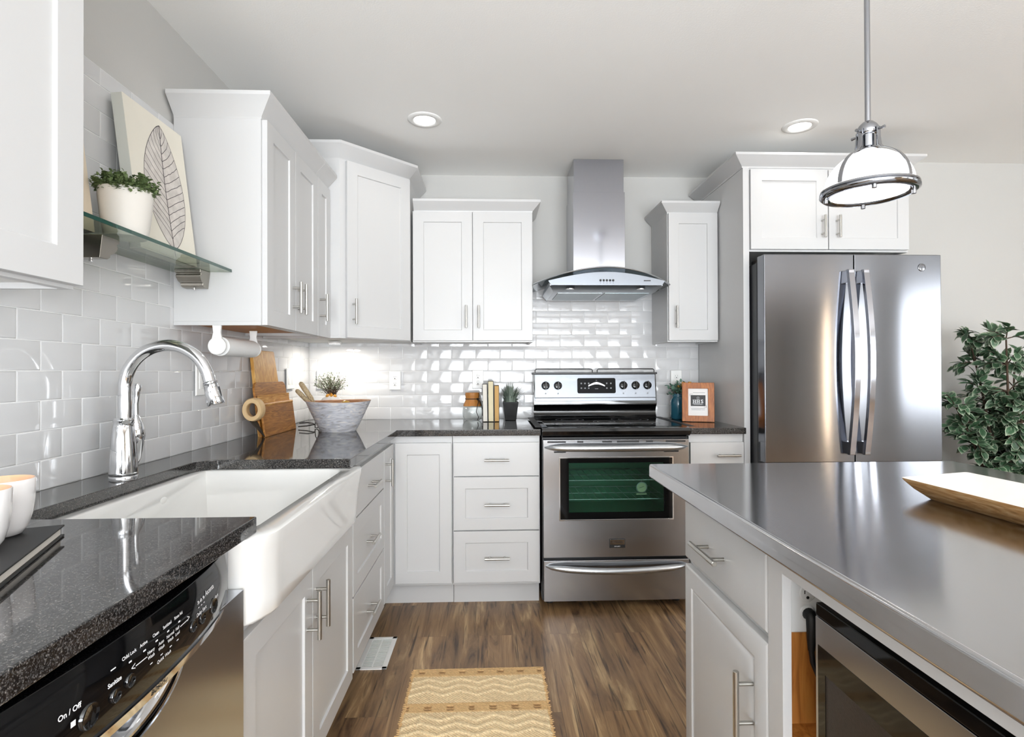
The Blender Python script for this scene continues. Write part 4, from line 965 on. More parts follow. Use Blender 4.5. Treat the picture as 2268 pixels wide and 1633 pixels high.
# ------------------------------------------------------------------ island
IS_Y1 = -141.0
def make_island():
    t = thing('kitchen_island', 'white island cabinet with a drawer, a raised-panel door and an open microwave bay', 'island', (96.0, -74.0, 0), -90)
    m = MB(); L = 66.0
    m.box(0, -29.25, 3.6, 18.2, 0, 34.25)                      # closed section
    m.box(18.2, -29.25, 3.6, 46.4, 0, 19.4)                    # below the bay
    m.box(18.2, -8.5, 19.4, 46.4, 0, 34.25); m.box(18.2, -29.25, 33.0, 46.4, -8.5, 34.25)
    m.box(46.4, -29.25, 3.6, L, 0, 34.25)
    m.build('body', M['cab'], t, bevel=0.03)
    MB().box(0.2, -26.5, 0.01, L, -1.0, 3.6).build('toe_kick', M['cab'], t, smooth=0)
    fr = MB(); fr.box(18.55, -29.95, 3.6, 20.7, -29.25, 34.25); fr.box(20.7, -29.95, 32.3, 46.2, -29.25, 34.25); fr.box(46.2, -29.95, 3.6, 49.2, -29.25, 34.25); fr.box(20.7, -29.95, 3.6, 46.2, -29.25, 19.4); fr.box(49.2, -29.95, 3.6, L, -29.25, 34.25)
    fr.build('face_frame', M['cab'], t, bevel=0.04)
    li = MB(); li.box(18.25, -29.2, 19.4, 46.35, -8.55, 19.75); li.box(18.25, -29.2, 19.75, 18.6, -8.55, 27.3); li.box(18.6, -8.9, 19.75, 46.0, -8.55, 33.0); li.box(46.0, -29.2, 19.75, 46.35, -8.55, 33.0)
    li.build('bay_lining', M['island_wood'], t, smooth=0)['label'] = 'orange wood lining of the open bay'
    MB().box(18.25, -29.2, 27.3, 18.75, -8.55, 33.0).build('outlet_board', M['cab'], t, smooth=0)
    d = front(t, 0.15, 26.75, 18.4, 33.05, -29.25, 0.75, [(0, 0.12), (0.2, 0.0)], 'drawer')
    handle(d, 8.6, -30.0, 29.9, 6.2, False, 0.25, 1.4)
    d = front(t, 0.1, 3.7, 18.45, 25.95, -29.25, 0.8, RAISED, 'door', bevel=0.06)
    handle(d, 16.1, -30.05, 19.9, 5.4, True, 0.25, 1.4)
make_island()
m = MB(); m.box(63.9, IS_Y1, 34.28, 103.0, -67.3, 36)
tag(m.build('island_countertop', M['steel_top'], bevel=0.28, seg=4), 'brushed stainless steel worktop of the island', 'countertop')

def outlet(name, label, loc, rz, group=None, parent=None, gang=1, sock=True):
    t = thing(name, label, 'outlet', loc, rz, group)
    w = 2.8 if gang == 1 else 4.6
    MB().panel(-w / 2, -2.3, w / 2, 2.3, 0, 0.22, [(0, .12), (.12, 0), (.5, 0)]).build('plate', M['plastic_white'], t, bevel=0.03)
    for gx_ in ([0] if gang == 1 else [-1.05, 1.05]):
        if sock:
            for z in (0.78, -0.78):
                s = MB().lathe([(0, -.3), (.62, -.3), (.68, -.26), (.68, -.15)], (gx_, 0, z), 24, 'y', sx=1.0, sy=.92).build('socket', M['plastic_white'], t)
                q = MB(); q.box(gx_ - .27, -.315, z - .02, gx_ - .2, -.28, z + .26); q.box(gx_ + .18, -.315, z, gx_ + .25, -.28, z + .24); q.lathe([(0, -.315), (.12, -.315), (.12, -.28)], (gx_, 0, z - .3), 12, 'y'); q.build('slots', M['slot'], s, smooth=0)
        else:
            MB().panel(gx_ - .65, -1.3, gx_ + .65, 1.3, -.2, .12, [(0, .03), (.06, 0)]).build('rocker', M['plastic_white'], t, bevel=.02)
    return t
outlet('wall_outlet', 'white duplex outlet on the back wall tile beside the weathered bowl', (20.75, -0.3, 45.5), 0)
outlet('wall_outlet', 'white duplex outlet on the back wall tile above the leather-capped jar', (41.0, -0.3, 45.7), 0)
outlet('wall_outlet', 'white duplex outlet on the tile right of the range behind the flowers', (90.3, -0.3, 45.5), 0)
outlet('wall_outlet', 'white outlet inside the island bay above the microwave plug', (68.95, -92.78, 29.35), 0)
outlet('switch_plate', 'white double switch plate on the back wall behind the bowl greenery', (4.15, -0.3, 45.8), 0, gang=2, sock=False)
outlet('switch_plate', 'white switch plate on the left wall behind the faucet spray head', (0.3, -50.6, 46.4), 90, sock=False)
outlet('switch_plate', 'white switch plate on the left wall in the corner beside the cutting boards', (0.3, -13.6, 46.2), 90, gang=2, sock=False)

def make_microwave():
    t = thing('microwave', 'stainless microwave with a dark window sitting in the island bay', 'microwave', (82.5, -97.0, 19.8), -90)
    W, H = 21.8, 11.4; yf = -15.3
    MB().box(0.15, -14.3, 0.35, W - .15, 0, H).build('body', M['black_satin'], t, bevel=0.1)
    for x in (1, W - 2.2):
        for y in (-13, -2): MB().cyl((x, y, 0), (x, y, .4), .5, 12).build('foot', M['rubber'], t)
    MB().box(0, yf, H - 0.95, W, -14.2, H).build('top_vent', M['black_gloss'], t, bevel=0.1)
    m = MB(); ring_box(m, 0, 0.35, W, H - 0.98, 0.28, 1.0, W - 4.6, H - 2.9, yf, -14.3); d = m.build('door_frame', M['steel'], t, bevel=0.06, smooth=0)
    m = MB(); ring_box(m, .27, .98, W - 4.55, H - 2.88, 1.1, 1.9, W - 5.4, H - 4.6, yf - .02, -14.6); m.build('window_border', M['black_gloss'], d, smooth=0)
    MB().box(1.05, yf + .02, 1.85, W - 5.35, yf + .3, H - 4.55).build('window', M['mw_window'], d, smooth=0)['label'] = 'dark brown perforated window'
    MB().box(W - 4.3, yf - .04, 0.8, W - .5, -15.0, H - 1.4).build('control_panel', M['black_gloss'], t, bevel=0.05)
    MB().tube([(W - 5.0, yf, 1.4), (W - 5.0, yf - 1.2, 1.8), (W - 5.0, yf - 1.2, H - 3.4), (W - 5.0, yf, H - 3.0)], 0.32, 12).build('handle', M['steel_soft'], d)
M['mw_window'] = mat('perforated_brown_window', (42, 33, 26), 0.4, noise=0.5, nscale=40, stretch=(1, 1, 8), bump=0.4, bscale=160)
make_microwave()
t = thing('power_cord', 'black plug and cord hanging from the outlet inside the island bay', 'cord', (69.0, -93.0, 28.55))
MB().tube([(0, -.02, 0), (0, -.3, 0), (0, -.5, -.2), (-.02, -.56, -.8), (-.05, -.55, -1.7), (-.05, -.5, -2.6)], [.5, .46, .42, .4, .34, .24], 14).build('plug', M['rubber'], t)
MB().tube([(-.05, -.5, -2.6), (.1, -.45, -3.6), (.6, -.4, -4.8), (1.6, -.4, -6.0), (3.4, -.4, -7.0)], .2, 10).build('cable', M['rubber'], t)

# ------------------------------------------------------------------ wooden tray on the island
def make_tray():
    t = thing('wooden_tray', 'long wooden dough tray with whitewashed inside lying on the island', 'tray', (86, -94.5, 36.0))
    top = [(-4.0, 8.7), (4.3, 10.9), (5.0, -10.0), (-3.4, -11.0)]
    ins = lambda p, k: (p[0] * k[0] , p[1] * k[1])
    outer = [(p, 1.65) for p in top]; m = MB(); n = 14
    def rr(k, z, r):      # rounded quad, shrunk by k
        out = []; P = [Vector(ins(p, k)) for p in top]
        for i in range(4):
            a, b, c = P[i - 1], P[i], P[(i + 1) % 4]; u = (a - b).normalized(); v = (c - b).normalized()
            for j in range(7):
                s = j / 6; q = (1 - s) ** 2 * (b + u * r) + 2 * s * (1 - s) * b + s * s * (b + v * r); out.append((q.x, q.y, z))
        return out
    rows = [rr((.62, .80), 0.0, .7), rr((.66, .83), 0.05, .7), rr((.86, .93), .8, .6), rr((.99, .995), 1.5, .5), rr((1, 1), 1.68, .45)]
    k = len(rows[0]); vs = [p for r in rows for p in r]
    fs = [(i * k + j, i * k + (j + 1) % k, (i + 1) * k + (j + 1) % k, (i + 1) * k + j) for i in range(len(rows) - 1) for j in range(k)] + [tuple(reversed(range(k)))]
    m.add(vs, fs); m.build('shell', M['tray_wood'], t, smooth=50)
    rows = [rr((1, 1), 1.68, .45), rr((.93, .965), 1.66, .5), rr((.72, .86), .62, .8), rr((.5, .76), .36, .9)]
    m = MB(); vs = [p for r in rows for p in r]
    fs = [(i * k + j, i * k + (j + 1) % k, (i + 1) * k + (j + 1) % k, (i + 1) * k + j) for i in range(len(rows) - 1) for j in range(k)] + [tuple(range(3 * k, 4 * k))]
    m.add(vs, fs); m.build('inside', M['whitewash'], t, smooth=50)['label'] = 'whitewashed hollow'
make_tray()

# ------------------------------------------------------------------ lamps
def ceiling_light(label, x, y):
    t = thing('ceiling_light', label, 'ceiling light', (x, y, CEIL), 0)
    MB().lathe([(2.05, -.12), (2.25, -.28), (3.15, -.16), (3.3, -.02), (3.3, 0)], (0, 0, 0), 36).build('trim_ring', M['plastic_white'], t, smooth=60)
    MB().lathe([(0, -.1), (1.4, -.11), (2.15, -.14)], (0, 0, 0), 36).build('lens', M['lamp_face'], t, smooth=60)
    l = bpy.data.lights.new('ceiling_light_glow', 'SPOT'); l.energy = 5; l.spot_size = R(150); l.spot_blend = 0.9; l.shadow_soft_size = 0.05; l.color = (1, .96, .90)
    o = bpy.data.objects.new('ceiling_light_glow', l); COL.objects.link(o); o.parent = t; o.location = (0, 0, -0.02)
ceiling_light('round recessed ceiling light above the corner, left of the range hood', 31.6, -29.3)
ceiling_light('round recessed ceiling light above the refrigerator, beside the pendant', 105.7, -28.8)
def make_pendant():
    x, y, zr = 83.3, -80.0, 65.9
    t = thing('pendant_lamp', 'chrome caged pendant lamp with milk glass dome hanging over the island', 'pendant lamp', (x, y, zr))
    MB().tube([(0, 0, 7.1), (0, 0, CEIL - zr - 0.9)], 0.27, 16).build('rod', M['lamp_chrome'], t)
    MB().lathe([(0, CEIL - zr - 1.1), (.5, CEIL - zr - 1.05), (2.3, CEIL - zr - .5), (2.5, CEIL - zr - .02)], n=32).build('canopy', M['lamp_chrome'], t, smooth=50)
    MB().lathe([(0.27, 7.4), (.5, 7.3), (.8, 7.0), (.95, 6.75), (1.0, 6.2), (.9, 6.0), (.72, 5.9), (.72, 4.7), (1.0, 4.55), (1.15, 4.3), (1.1, 4.2)], n=32).build('socket_cap', M['lamp_chrome'], t, smooth=50)
    pr = [(1.1, 4.2)] + [(4.05 * math.sin(R(a)), 0.35 + 3.95 * math.cos(R(a))) for a in range(18, 91, 6)] + [(4.05, .1)]
    MB().lathe(pr, n=40).build('glass_dome', M['shade_lit'], t, smooth=60)
    MB().lathe([(0, -.12), (2.5, -.1), (3.55, 0.02)], n=40).build('diffuser', M['shade_lit'], t, smooth=60)
    MB().lathe([(3.5, -.1), (3.7, -.28), (4.2, -.26), (4.45, -.05), (4.45, .12), (4.3, .2), (4.42, .3), (4.38, .48), (4.1, .52), (4.02, .3)], n=48).build('rim', M['lamp_chrome'], t, smooth=50)
    for k in range(4):
        a = R(20 + 90 * k); m = MB(); dx, dy = math.cos(a), math.sin(a); px, py = -dy, dx
        path = [(1.15, 6.5), (1.2, 5.4), (1.3, 4.6)] + [(4.22 * math.sin(R(q)), .45 + 4.1 * math.cos(R(q))) for q in range(22, 91, 6)]
        vs = []
        for (r_, z_) in path:
            for (w_, d_) in ((-.24, 0), (.24, 0), (.24, -.13), (-.24, -.13)): vs.append((dx * (r_ + d_) + px * w_, dy * (r_ + d_) + py * w_, z_))
        n_ = len(path); fs = [(4 * i + j, 4 * i + (j + 1) % 4, 4 * i + 4 + (j + 1) % 4, 4 * i + 4 + j) for i in range(n_ - 1) for j in range(4)] + [(3, 2, 1, 0), (4 * n_ - 4, 4 * n_ - 3, 4 * n_ - 2, 4 * n_ - 1)]
        m.add(vs, fs); st = m.build('cage_strap', M['lamp_chrome'], t, bevel=.03)
        MB().tube([(dx * 1.1, dy * 1.1, 6.2), (dx * 1.75, dy * 1.75, 6.2)], [.1, .16], 10).build('thumb_screw', M['lamp_chrome'], st)
        b_ = R(62 + 90 * k); MB().cyl((3.85 * math.cos(b_), 3.85 * math.sin(b_), -.2), (3.85 * math.cos(b_), 3.85 * math.sin(b_), -.62), .22, 12).build('rim_knob', M['lamp_chrome'], t)
make_pendant()
# light under the angled corner cabinet
t = thing('cabinet_light', 'small round light fixed under the angled corner cabinet', 'light', (8.5, -8.5, 54.6))
MB().lathe([(0, 0.0), (1.4, 0.0), (1.5, -.1), (1.45, -.5), (1.2, -.55)], n=28).build('housing', M['plastic_white'], t)
MB().lathe([(0, -.5), (1.2, -.52)], n=28).build('lens', M['lamp_face'], t)
l = bpy.data.lights.new('cabinet_light_glow', 'AREA'); l.shape = 'DISK'; l.size = 0.06; l.energy = 3.6; l.color = (1.0, .93, .82)
o = bpy.data.objects.new('cabinet_light_glow', l); COL.objects.link(o); o.parent = t; o.location = (0, 0, -0.02)

# ------------------------------------------------------------------ glass shelf and what stands on it
t = thing('glass_shelf', 'green-edged glass shelf between the two left wall cabinets', 'shelf', (0, -91.2, 61.6), 0)
MB().box(0.05, 0, 0, 8.0, 34.1, 0.38).build('pane', M['shelf_glass'], t, smooth=0)
MB().box(8.0, 0, 0, 8.06, 34.1, 0.38).build('front_edge', M['shelf_edge'], t, smooth=0)['label'] = 'dark green polished front edge'
def bracket(label, y, d):
    """stepped metal shelf clamp on a cabinet side; d = direction it sticks out along y"""
    t = thing('shelf_bracket', label, 'bracket', (3.35, y, 61.58), 0 if d < 0 else 180)
    pf = [(0, 0), (-2.6, 0), (-2.6, -.45), (-2.35, -.5), (-2.35, -.72), (-2.5, -.8), (-2.45, -1.1), (-2.1, -1.5), (-1.7, -1.72), (-1.55, -1.75), (-1.5, -2.1), (-1.2, -2.3), (-.3, -2.35), (0, -2.35)]
    m = MB(); rows = []
    for (x, k) in ((-1.75, 0), (1.75, 0)):
        rows.append([(x * (1 + .16 * (z / 2.35)), yy, z) for yy, z in pf])
    n = len(pf); vs = rows[0] + rows[1]; m.add(vs, [tuple(range(n)), tuple(reversed(range(n, 2 * n)))] + [(i, i + n, (i + 1) % n + n, (i + 1) % n) for i in range(n)])
    m.build('clamp', M['bronze'], t, bevel=.05); MB().box(-1.7, -2.5, -.02, 1.7, -.05, 0.0).build('pad', M['rubber'], t)
    MB().cyl((0, -.9, -2.3), (0, -.9, -2.6), .2, 12).build('screw', M['chrome'], t)
    if d > 0: MB().box(1.6, -2.0, -2.2, 3.33, -.3, -.3).build('wall_arm', M['bronze'], t, bevel=.05)
bracket('pewter shelf bracket at the far end of the glass shelf', -57.05, -1)
bracket('pewter shelf bracket under the glass shelf below the potted plant', -78.3, 1)
SH = 62.02
def canvas(name, label, y0, y1, h, xb, xt, th, face):
    """stretched canvas leaning back against the wall: bottom front at x=xb, top front at x=xt"""
    t = thing(name, label, 'picture', (xb, (y0 + y1) / 2, SH))
    a = math.atan2(xb - xt, h); w = (y1 - y0) / 2; T = Matrix.Rotation(-a, 4, 'Y')
    MB().box(-th, -w, 0, -0.03, w, h).xf(T).build('stretcher', M['canvas_side'], t, bevel=.06)
    MB().box(-.03, -w, 0, 0, w, h).xf(T).build('canvas_face', face, t)
    return t, T
t, T = canvas('canvas_picture', 'cream canvas print of a big gray leaf leaning behind the shelf plant', -70.6, -58.6, 18.1, 4.1, 1.9, 1.3, M['canvas'])
# the leaf skeleton, drawn on the canvas: local u (along y), v up
def leaf_edge(s):       # half widths left / right along the stem
    return 4.15 * math.sin(PI * min(1, s ** 0.9)) ** 0.72
def leaf_pt(u, v): return T @ Vector((0.012, u, v))
v0, v1 = 1.3, 17.2
stem_u = lambda s: 0.9 + 0.2 * s - .5 * math.sin(2.6 * s)
m = MB(); n = 40; rnd = random.Random(4)
L_ = [(stem_u(s) - leaf_edge(s), v0 + (v1 - v0) * s) for s in [i / n for i in range(n + 1)]]; R_ = [(stem_u(s) + leaf_edge(s), v0 + (v1 - v0) * s) for s in [i / n for i in range(n + 1)]]
vs = [T @ Vector((0.006, u, v)) for u, v in L_] + [T @ Vector((0.006, u, v)) for u, v in R_]
m.add(vs, [(i, n + 1 + i, n + 2 + i, i + 1) for i in range(n)])
M['leaf_wash'] = mat('gray_leaf_print', (206, 200, 194), 0.8, noise=0.3, nscale=34)
lw = m.build('leaf_print', M['leaf_wash'], t, smooth=0, fix=False)
def stroke(mb, pts, w, off=.014):
    for (a, b) in zip(pts, pts[1:]):
        A, B = Vector(a), Vector(b); d = (B - A); 
        if d.length < 1e-6: continue
        nn = Vector((-d.y, d.x)).normalized() * w / 2
        mb.add([T @ Vector((off, q.x, q.y)) for q in (A - nn, B - nn, B + nn, A + nn)], [(0, 1, 2, 3)])
m = MB(); stroke(m, [(stem_u(-0.06 + 1.06 * i / 30), v0 + (v1 - v0) * (-0.06 + 1.06 * i / 30)) for i in range(31)], .14)
for side, E in ((-1, L_), (1, R_)):
    stroke(m, E, .085)
    for k in range(1, 15):
        s0 = .02 + k * .062; pts = []
        for j in range(8):
            q = j / 7; s = s0 + q * (0.14 if side > 0 else .17); s = min(s, .995); hw = leaf_edge(s)
            pts.append((stem_u(s) + side * hw * q * .98, v0 + (v1 - v0) * s + rnd.uniform(-.05, .05)))
        stroke(m, pts, .075)
M['leaf_line'] = mat('charcoal_print_line', (78, 73, 75), 0.85, noise=0.2, nscale=60)
m.build('veins', M['leaf_line'], lw, smooth=0, fix=False)
canvas('canvas_picture', 'plain tan canvas leaning at the near end of the glass shelf', -90.6, -77.2, 16.0, 3.6, 1.6, 1.0, M['canvas_tan'])

def leafy(mb, P, d, nrm, ln, wd, curl=.15):
    """one small folded leaf from P along d"""
    d = Vector(d).normalized(); s = d.cross(Vector(nrm)); s = s.normalized() if s.length > 1e-5 else Vector((1, 0, 0)); u = s.cross(d)
    P = Vector(P); pts = [P, P + d * ln * .35 + s * wd * .5 + u * curl * ln * .3, P + d * ln * .72 + s * wd * .36 + u * curl * ln * .2, P + d * ln - u * curl * ln * .4, P + d * ln * .72 - s * wd * .36 + u * curl * ln * .2, P + d * ln * .35 - s * wd * .5 + u * curl * ln * .3, P + d * ln * .4, P + d * ln * .75]
    mb.add(pts, [(0, 1, 6), (1, 2, 7, 6), (2, 3, 7), (3, 4, 7), (4, 5, 6, 7), (5, 0, 6)])
def rdir(r, up=0.0):
    while True:
        v = Vector((r.uniform(-1, 1), r.uniform(-1, 1), r.uniform(-1 + up, 1)))
        if 0.05 < v.length < 1: return v.normalized()
# textured pot with a low succulent
t = thing('potted_plant', 'small green plant in a white textured pot on the glass shelf', 'plant', (5.2, -74.9, SH), 0)
m = MB(); nr, ns = 26, 60; pr = lambda h: 1.95 + 0.6 * (h / 5.0) ** .8
vs = []; rows = []
prof_h = [5.0 * i / nr for i in range(nr + 1)]
for i, h in enumerate(prof_h):
    for j in range(ns):
        b = 0.05 if ((j + (i % 2)) % 2 == 0 and 0 < i < nr - 2) else 0
        a = 2 * PI * j / ns; q = pr(h) + b; vs.append((q * math.cos(a), q * math.sin(a), h))
for q, h in ((2.45, 5.0), (2.35, 4.4), (0.001, 4.4)):
    for j in range(ns): a = 2 * PI * j / ns; vs.append((q * math.cos(a), q * math.sin(a), h))
k = nr + 4
m.add(vs, [(i * ns + j, i * ns + (j + 1) % ns, (i + 1) * ns + (j + 1) % ns, (i + 1) * ns + j) for i in range(k - 1) for j in range(ns)] + [tuple(reversed(range(ns)))])
m.build('pot', M['pot_white'], t, smooth=25)
MB().lathe([(0, 4.5), (2.34, 4.45)], n=24).build('soil', M['soil'], t)
m = MB(); r = random.Random(8)
for i in range(260):
    a, q = r.uniform(0, 2 * PI), 2.2 * math.sqrt(r.random()); b = Vector((q * math.cos(a), q * math.sin(a), 4.4)); tip = b + Vector((math.cos(a) * q * .32, math.sin(a) * q * .32, r.uniform(1.3, 2.5) - .45 * q))
    for s in range(6):
        p = b.lerp(tip, .3 + .7 * s / 4)
        for e in range(2): leafy(m, p, rdir(r, .7), (0, 0, 1), r.uniform(.36, .56), r.uniform(.3, .44), .3)
m.build('foliage', M['succulent'], t, fix=False, smooth=0)

# ------------------------------------------------------------------ paper towel under the cabinet
t = thing('paper_towel_holder', 'white paper towel roll on a white holder under the left wall cabinet', 'paper towel', (5.8, -56.6, 51.3))
m = MB(); m.lathe([(0, .25), (1.15, .25), (1.25, .15), (1.25, -.15), (1.15, -.25), (0, -.25)], (0, 0, 0), 32, 'y')
pf = [(-.62, 3.0), (.62, 3.0), (.5, 1.9), (.72, .9), (1.1, .3), (-1.1, .3), (-.72, .9), (-.5, 1.9)]
m.prism(pf, -.2, .2, 'y'); m.build('arm', M['plastic_white'], t, bevel=.08)
m2 = MB(); m2.lathe([(0, 11.9), (1.15, 11.9), (1.25, 11.8), (1.25, 11.6), (0, 11.5)], (0, 0, 0), 32, 'y'); m2.prism(pf, 11.55, 11.85, 'y'); m2.build('arm', M['plastic_white'], t, bevel=.08)
MB().cyl((0, .2, 0), (0, 11.6, 0), .5, 16).build('spindle', M['plastic_white'], t)
m = MB(); m.lathe([(.8, .9), (1.35, .85), (1.35, 10.9), (.8, 10.9)], (0, 0, 0), 40, 'y'); m.build('paper_roll', M['towel'], t, smooth=50)

# ------------------------------------------------------------------ boards leaning in the corner
def lean_board(name, label, y0, y1, h, xb, xt, th, mt, round_=1.2, taper=0.0, extra=None):
    t = thing(name, label, 'cutting board', (xb, (y0 + y1) / 2, 36.02)); a = math.atan2(xb - xt, h); T = Matrix.Rotation(-a, 4, 'Y'); w = (y1 - y0) / 2
    ln = math.hypot(h, xb - xt); r = round_
    pl = [(-w, 0.0), (w, 0.0)] + [(w - taper - r + r * math.cos(R(q)), ln - r + r * math.sin(R(q))) for q in range(0, 91, 15)] + [(-w + taper + r + r * math.cos(R(q)), ln - r + r * math.sin(R(q))) for q in range(90, 181, 15)]
    MB().prism(pl, -th, 0, 'x').xf(T).build('board', mt, t, bevel=.08)
    return t, T, w, ln
lean_board('cutting_board', 'tall light wood cutting board leaning at the back of the corner', -34.6, -22.8, 15.7, 2.75, 0.78, .6, M['board_light'], .35, 0.9)
lean_board('cutting_board', 'dark brown rounded wood board between the tall board and the ring-handled board', -36.0, -21.2, 9.75, 3.45, 2.0, .42, M['board_dark'], 1.5)
t, T, w, ln = lean_board('ring_handled_board', 'short dark wood board with a pale ring at its left end, frontmost in the corner', -36.1, -20.9, 5.7, 4.2, 3.45, .4, M['board_dark'], .2)
m = MB(); m.tube([T @ Vector((-.2, -w + .1, ln)), T @ Vector((-.2, w - .1, ln))], .3, 14); m.build('top_lip', M['board_mid'], t)
m = MB(); m.slab(lambda u, v: T @ Vector((-.42 - .12 * math.sin(PI * v), -w + .1 + (2 * w - .3) * u, ln - .4 + 2.2 * v)), 4, 8, (-.12, 0, 0)); m.build('upper_strip', M['board_mid'], t)
m = MB(); m.lathe([(1.15, -1.5), (1.25, -1.7), (1.9, -1.75), (2.05, -1.5), (2.1, -.8), (2.05, -0.05), (1.3, -0.05), (1.15, -1.5)], (-1.75, -w, 5.0), 44, 'y', sx=1.0, sy=.84); rg = m.build('ring', M['board_side'], t, smooth=40); rg['label'] = 'pale ring at the left end of the board'
m = MB(); m.slab(lambda u, v: Vector((-1.9 + 1.5 * v + .3 * u, -w - 1.8 + 1.8 * u, 3.1 - 3.0 * v * (.55 + .45 * u))), 8, 8, (-.18, 0, -.05)); m.build('bark_skirt', M['bark'], t, smooth=60)
# wire easel
t = thing('wire_easel', 'black wire easel feet between the rolled board and the weathered bowl', 'easel', (6.0, -20.6, 36.0))
m = MB()
pts = [(-1.6, 0.8, 1.0), (.2, .6, 1.15), (1.4, .3, 1.0), (1.9, 0, .75)]
m.tube(pts, .11, 8); m.tube([(-1.6, .2, .35), (.2, .2, .5), (1.4, .1, .75), (1.9, 0, .75)], .11, 8)
m.tube([(1.9, 0, .75), (2.0, .1, 1.7), (2.3, .3, 2.4), (2.7, .3, 2.7)], .1, 8); m.tube([(1.9, 0, .75), (2.0, -.3, .2), (2.5, -.5, .12), (2.8, -.3, .5), (2.9, -.1, 1.3), (3.3, .2, 1.8)], .1, 8)
m.build('wire', M['wire'], t)
# bowl
t = thing('wooden_bowl', 'weathered gray wooden bowl on the corner counter', 'bowl', (14.1, -25.8, 36.02))
r = random.Random(2); n = 48
def bowl_r(h): return 3.35 + 2.85 * (h / 5.9) ** .92
def shell(rad, hs, wob):
    def fn(u, v):
        h = hs[0] + (hs[1] - hs[0]) * v; a = 2 * PI * u; q = rad(h) + wob * math.sin(3 * a + 1) * v; return (q * math.cos(a), q * math.sin(a), h + .10 * math.sin(2 * a + .5) * v)
    return fn
m = MB(); m.grid(shell(bowl_r, (0, 5.9), .06), n, 10, True); m.add([(3.35 * math.cos(2 * PI * i / n), 3.35 * math.sin(2 * PI * i / n), 0) for i in range(n)], [tuple(reversed(range(n)))])
m.build('bowl', M['bowl_wood'], t, smooth=50)
m = MB()
def inr(u, v):
    a = 2 * PI * u
    if v < .12: q = bowl_r(5.9) - .42 * (v / .12); h = 5.9 + .05 * math.sin(PI * v / .12)
    else: s = (v - .12) / .88; h = 5.9 - 5.2 * s; q = bowl_r(h) - .42 - .5 * s * s * 3
    k_ = .06 * math.sin(3 * a + 1) * (1 - v); return ((q + k_) * math.cos(a), (q + k_) * math.sin(a), h + .10 * math.sin(2 * a + .5) * (1 - v))
m.grid(inr, n, 14, True); m.add([Vector(inr(i / n, 1)) for i in range(n)], [tuple(range(n))]); m.build('inside', M['bowl_in'], t, smooth=50)['label'] = 'warm brown inside'
tag(MB().lathe([(0, -1.2), (.7, -1.0), (1.15, -.3), (1.15, .3), (.75, .95), (.25, 1.2), (0, 1.22)], n=24).build('fruit', M['gold'], None, loc=(15.8, -27.0, 40.9), rot=(0, R(70), R(30)), smooth=60), 'golden fruit peeking over the front rim inside the weathered bowl', 'fruit')
def utensil(label, tip, base, r0):
    t = thing('wooden_utensil', label, 'utensil', base); d = Vector(tip) - Vector(base); L = d.length; d.normalize()
    P = lambda s: d * (L * s)
    m = MB(); m.tube([P(.30), P(.36), P(.42), P(.48), P(.55), P(.62), P(.7), P(.78), P(.86), P(.93), P(.975), P(1.0)], [r0 * .55, r0 * .6, r0 * .8, r0, r0 * .95, r0 * 1.02, r0 * .98, r0 * 1.05, r0 * 1.0, r0 * .98, r0 * .8, r0 * .3], 16)
    m.build('handle', M['spoon_wood'], t, smooth=50)
    m = MB(); m.tube([P(-.06), P(.1), P(.3)], [.28, .3, r0 * .5], 12); m.build('shaft', M['spoon_wood'], t, smooth=50)
utensil('longer carved wooden handle sticking out of the weathered bowl', (6.0, -23.9, 45.6), (10.4, -25.0, 39.6), .5)
utensil('shorter carved wooden handle beside the longer one in the weathered bowl', (5.4, -24.4, 44.1), (10.5, -25.8, 39.5), .45)
# vase with airy greenery behind the bowl
t = thing('vase_of_greenery', 'pale round vase of airy greenery behind the weathered bowl', 'plant', (8.1, -9.5, 36.0))
MB().lathe([(0, 0), (1.8, 0), (2.2, .2), (2.9, 1.6), (3.1, 3.0), (2.8, 4.6), (2.0, 5.7), (1.3, 6.1), (1.25, 6.35), (1.05, 6.3), (1.0, 5.8), (0, 5.7)], n=36).build('vase', M['mug'], t, smooth=60)
m = MB(); f = MB(); r = random.Random(21)
for i in range(90):
    d = rdir(r, .85); b = Vector((r.uniform(-.6, .6), r.uniform(-.6, .6), 5.9)); top = Vector((0, 0, 9.2)) + Vector((d.x * 3.9, d.y * 3.9, d.z * 2.9 - .3)); mid = b.lerp(top, .5) + Vector((0, 0, .6))
    m.tube([b, mid, top], [.05, .035, .02], 5)
    for s in range(9):
        q = .45 + .55 * s / 8; p = (b.lerp(mid, q * 2) if q < .5 else mid.lerp(top, q * 2 - 1)) + Vector((r.uniform(-.35, .35), r.uniform(-.35, .35), r.uniform(-.35, .35)))
        leafy(f, p, rdir(r), rdir(r), r.uniform(.22, .42), r.uniform(.14, .26))
m.build('stems', M['stem'], t, smooth=0); f.build('foliage', M['sage'], t, smooth=0, fix=False)
g = MB()
for (x, y, z, q) in ((-.6, -.9, 6.2, .5), (.2, -1.0, 6.35, .42), (.9, -.7, 6.15, .45), (-.1, -.6, 6.6, .38)): g.lathe([(0, -q), (q * .7, -q * .7), (q, 0), (q * .7, q * .7), (0, q)], (x, y, z), 14)
g.build('yellow_blooms', M['orange'], t, smooth=60)['label'] = 'yellow blooms at the vase mouth'

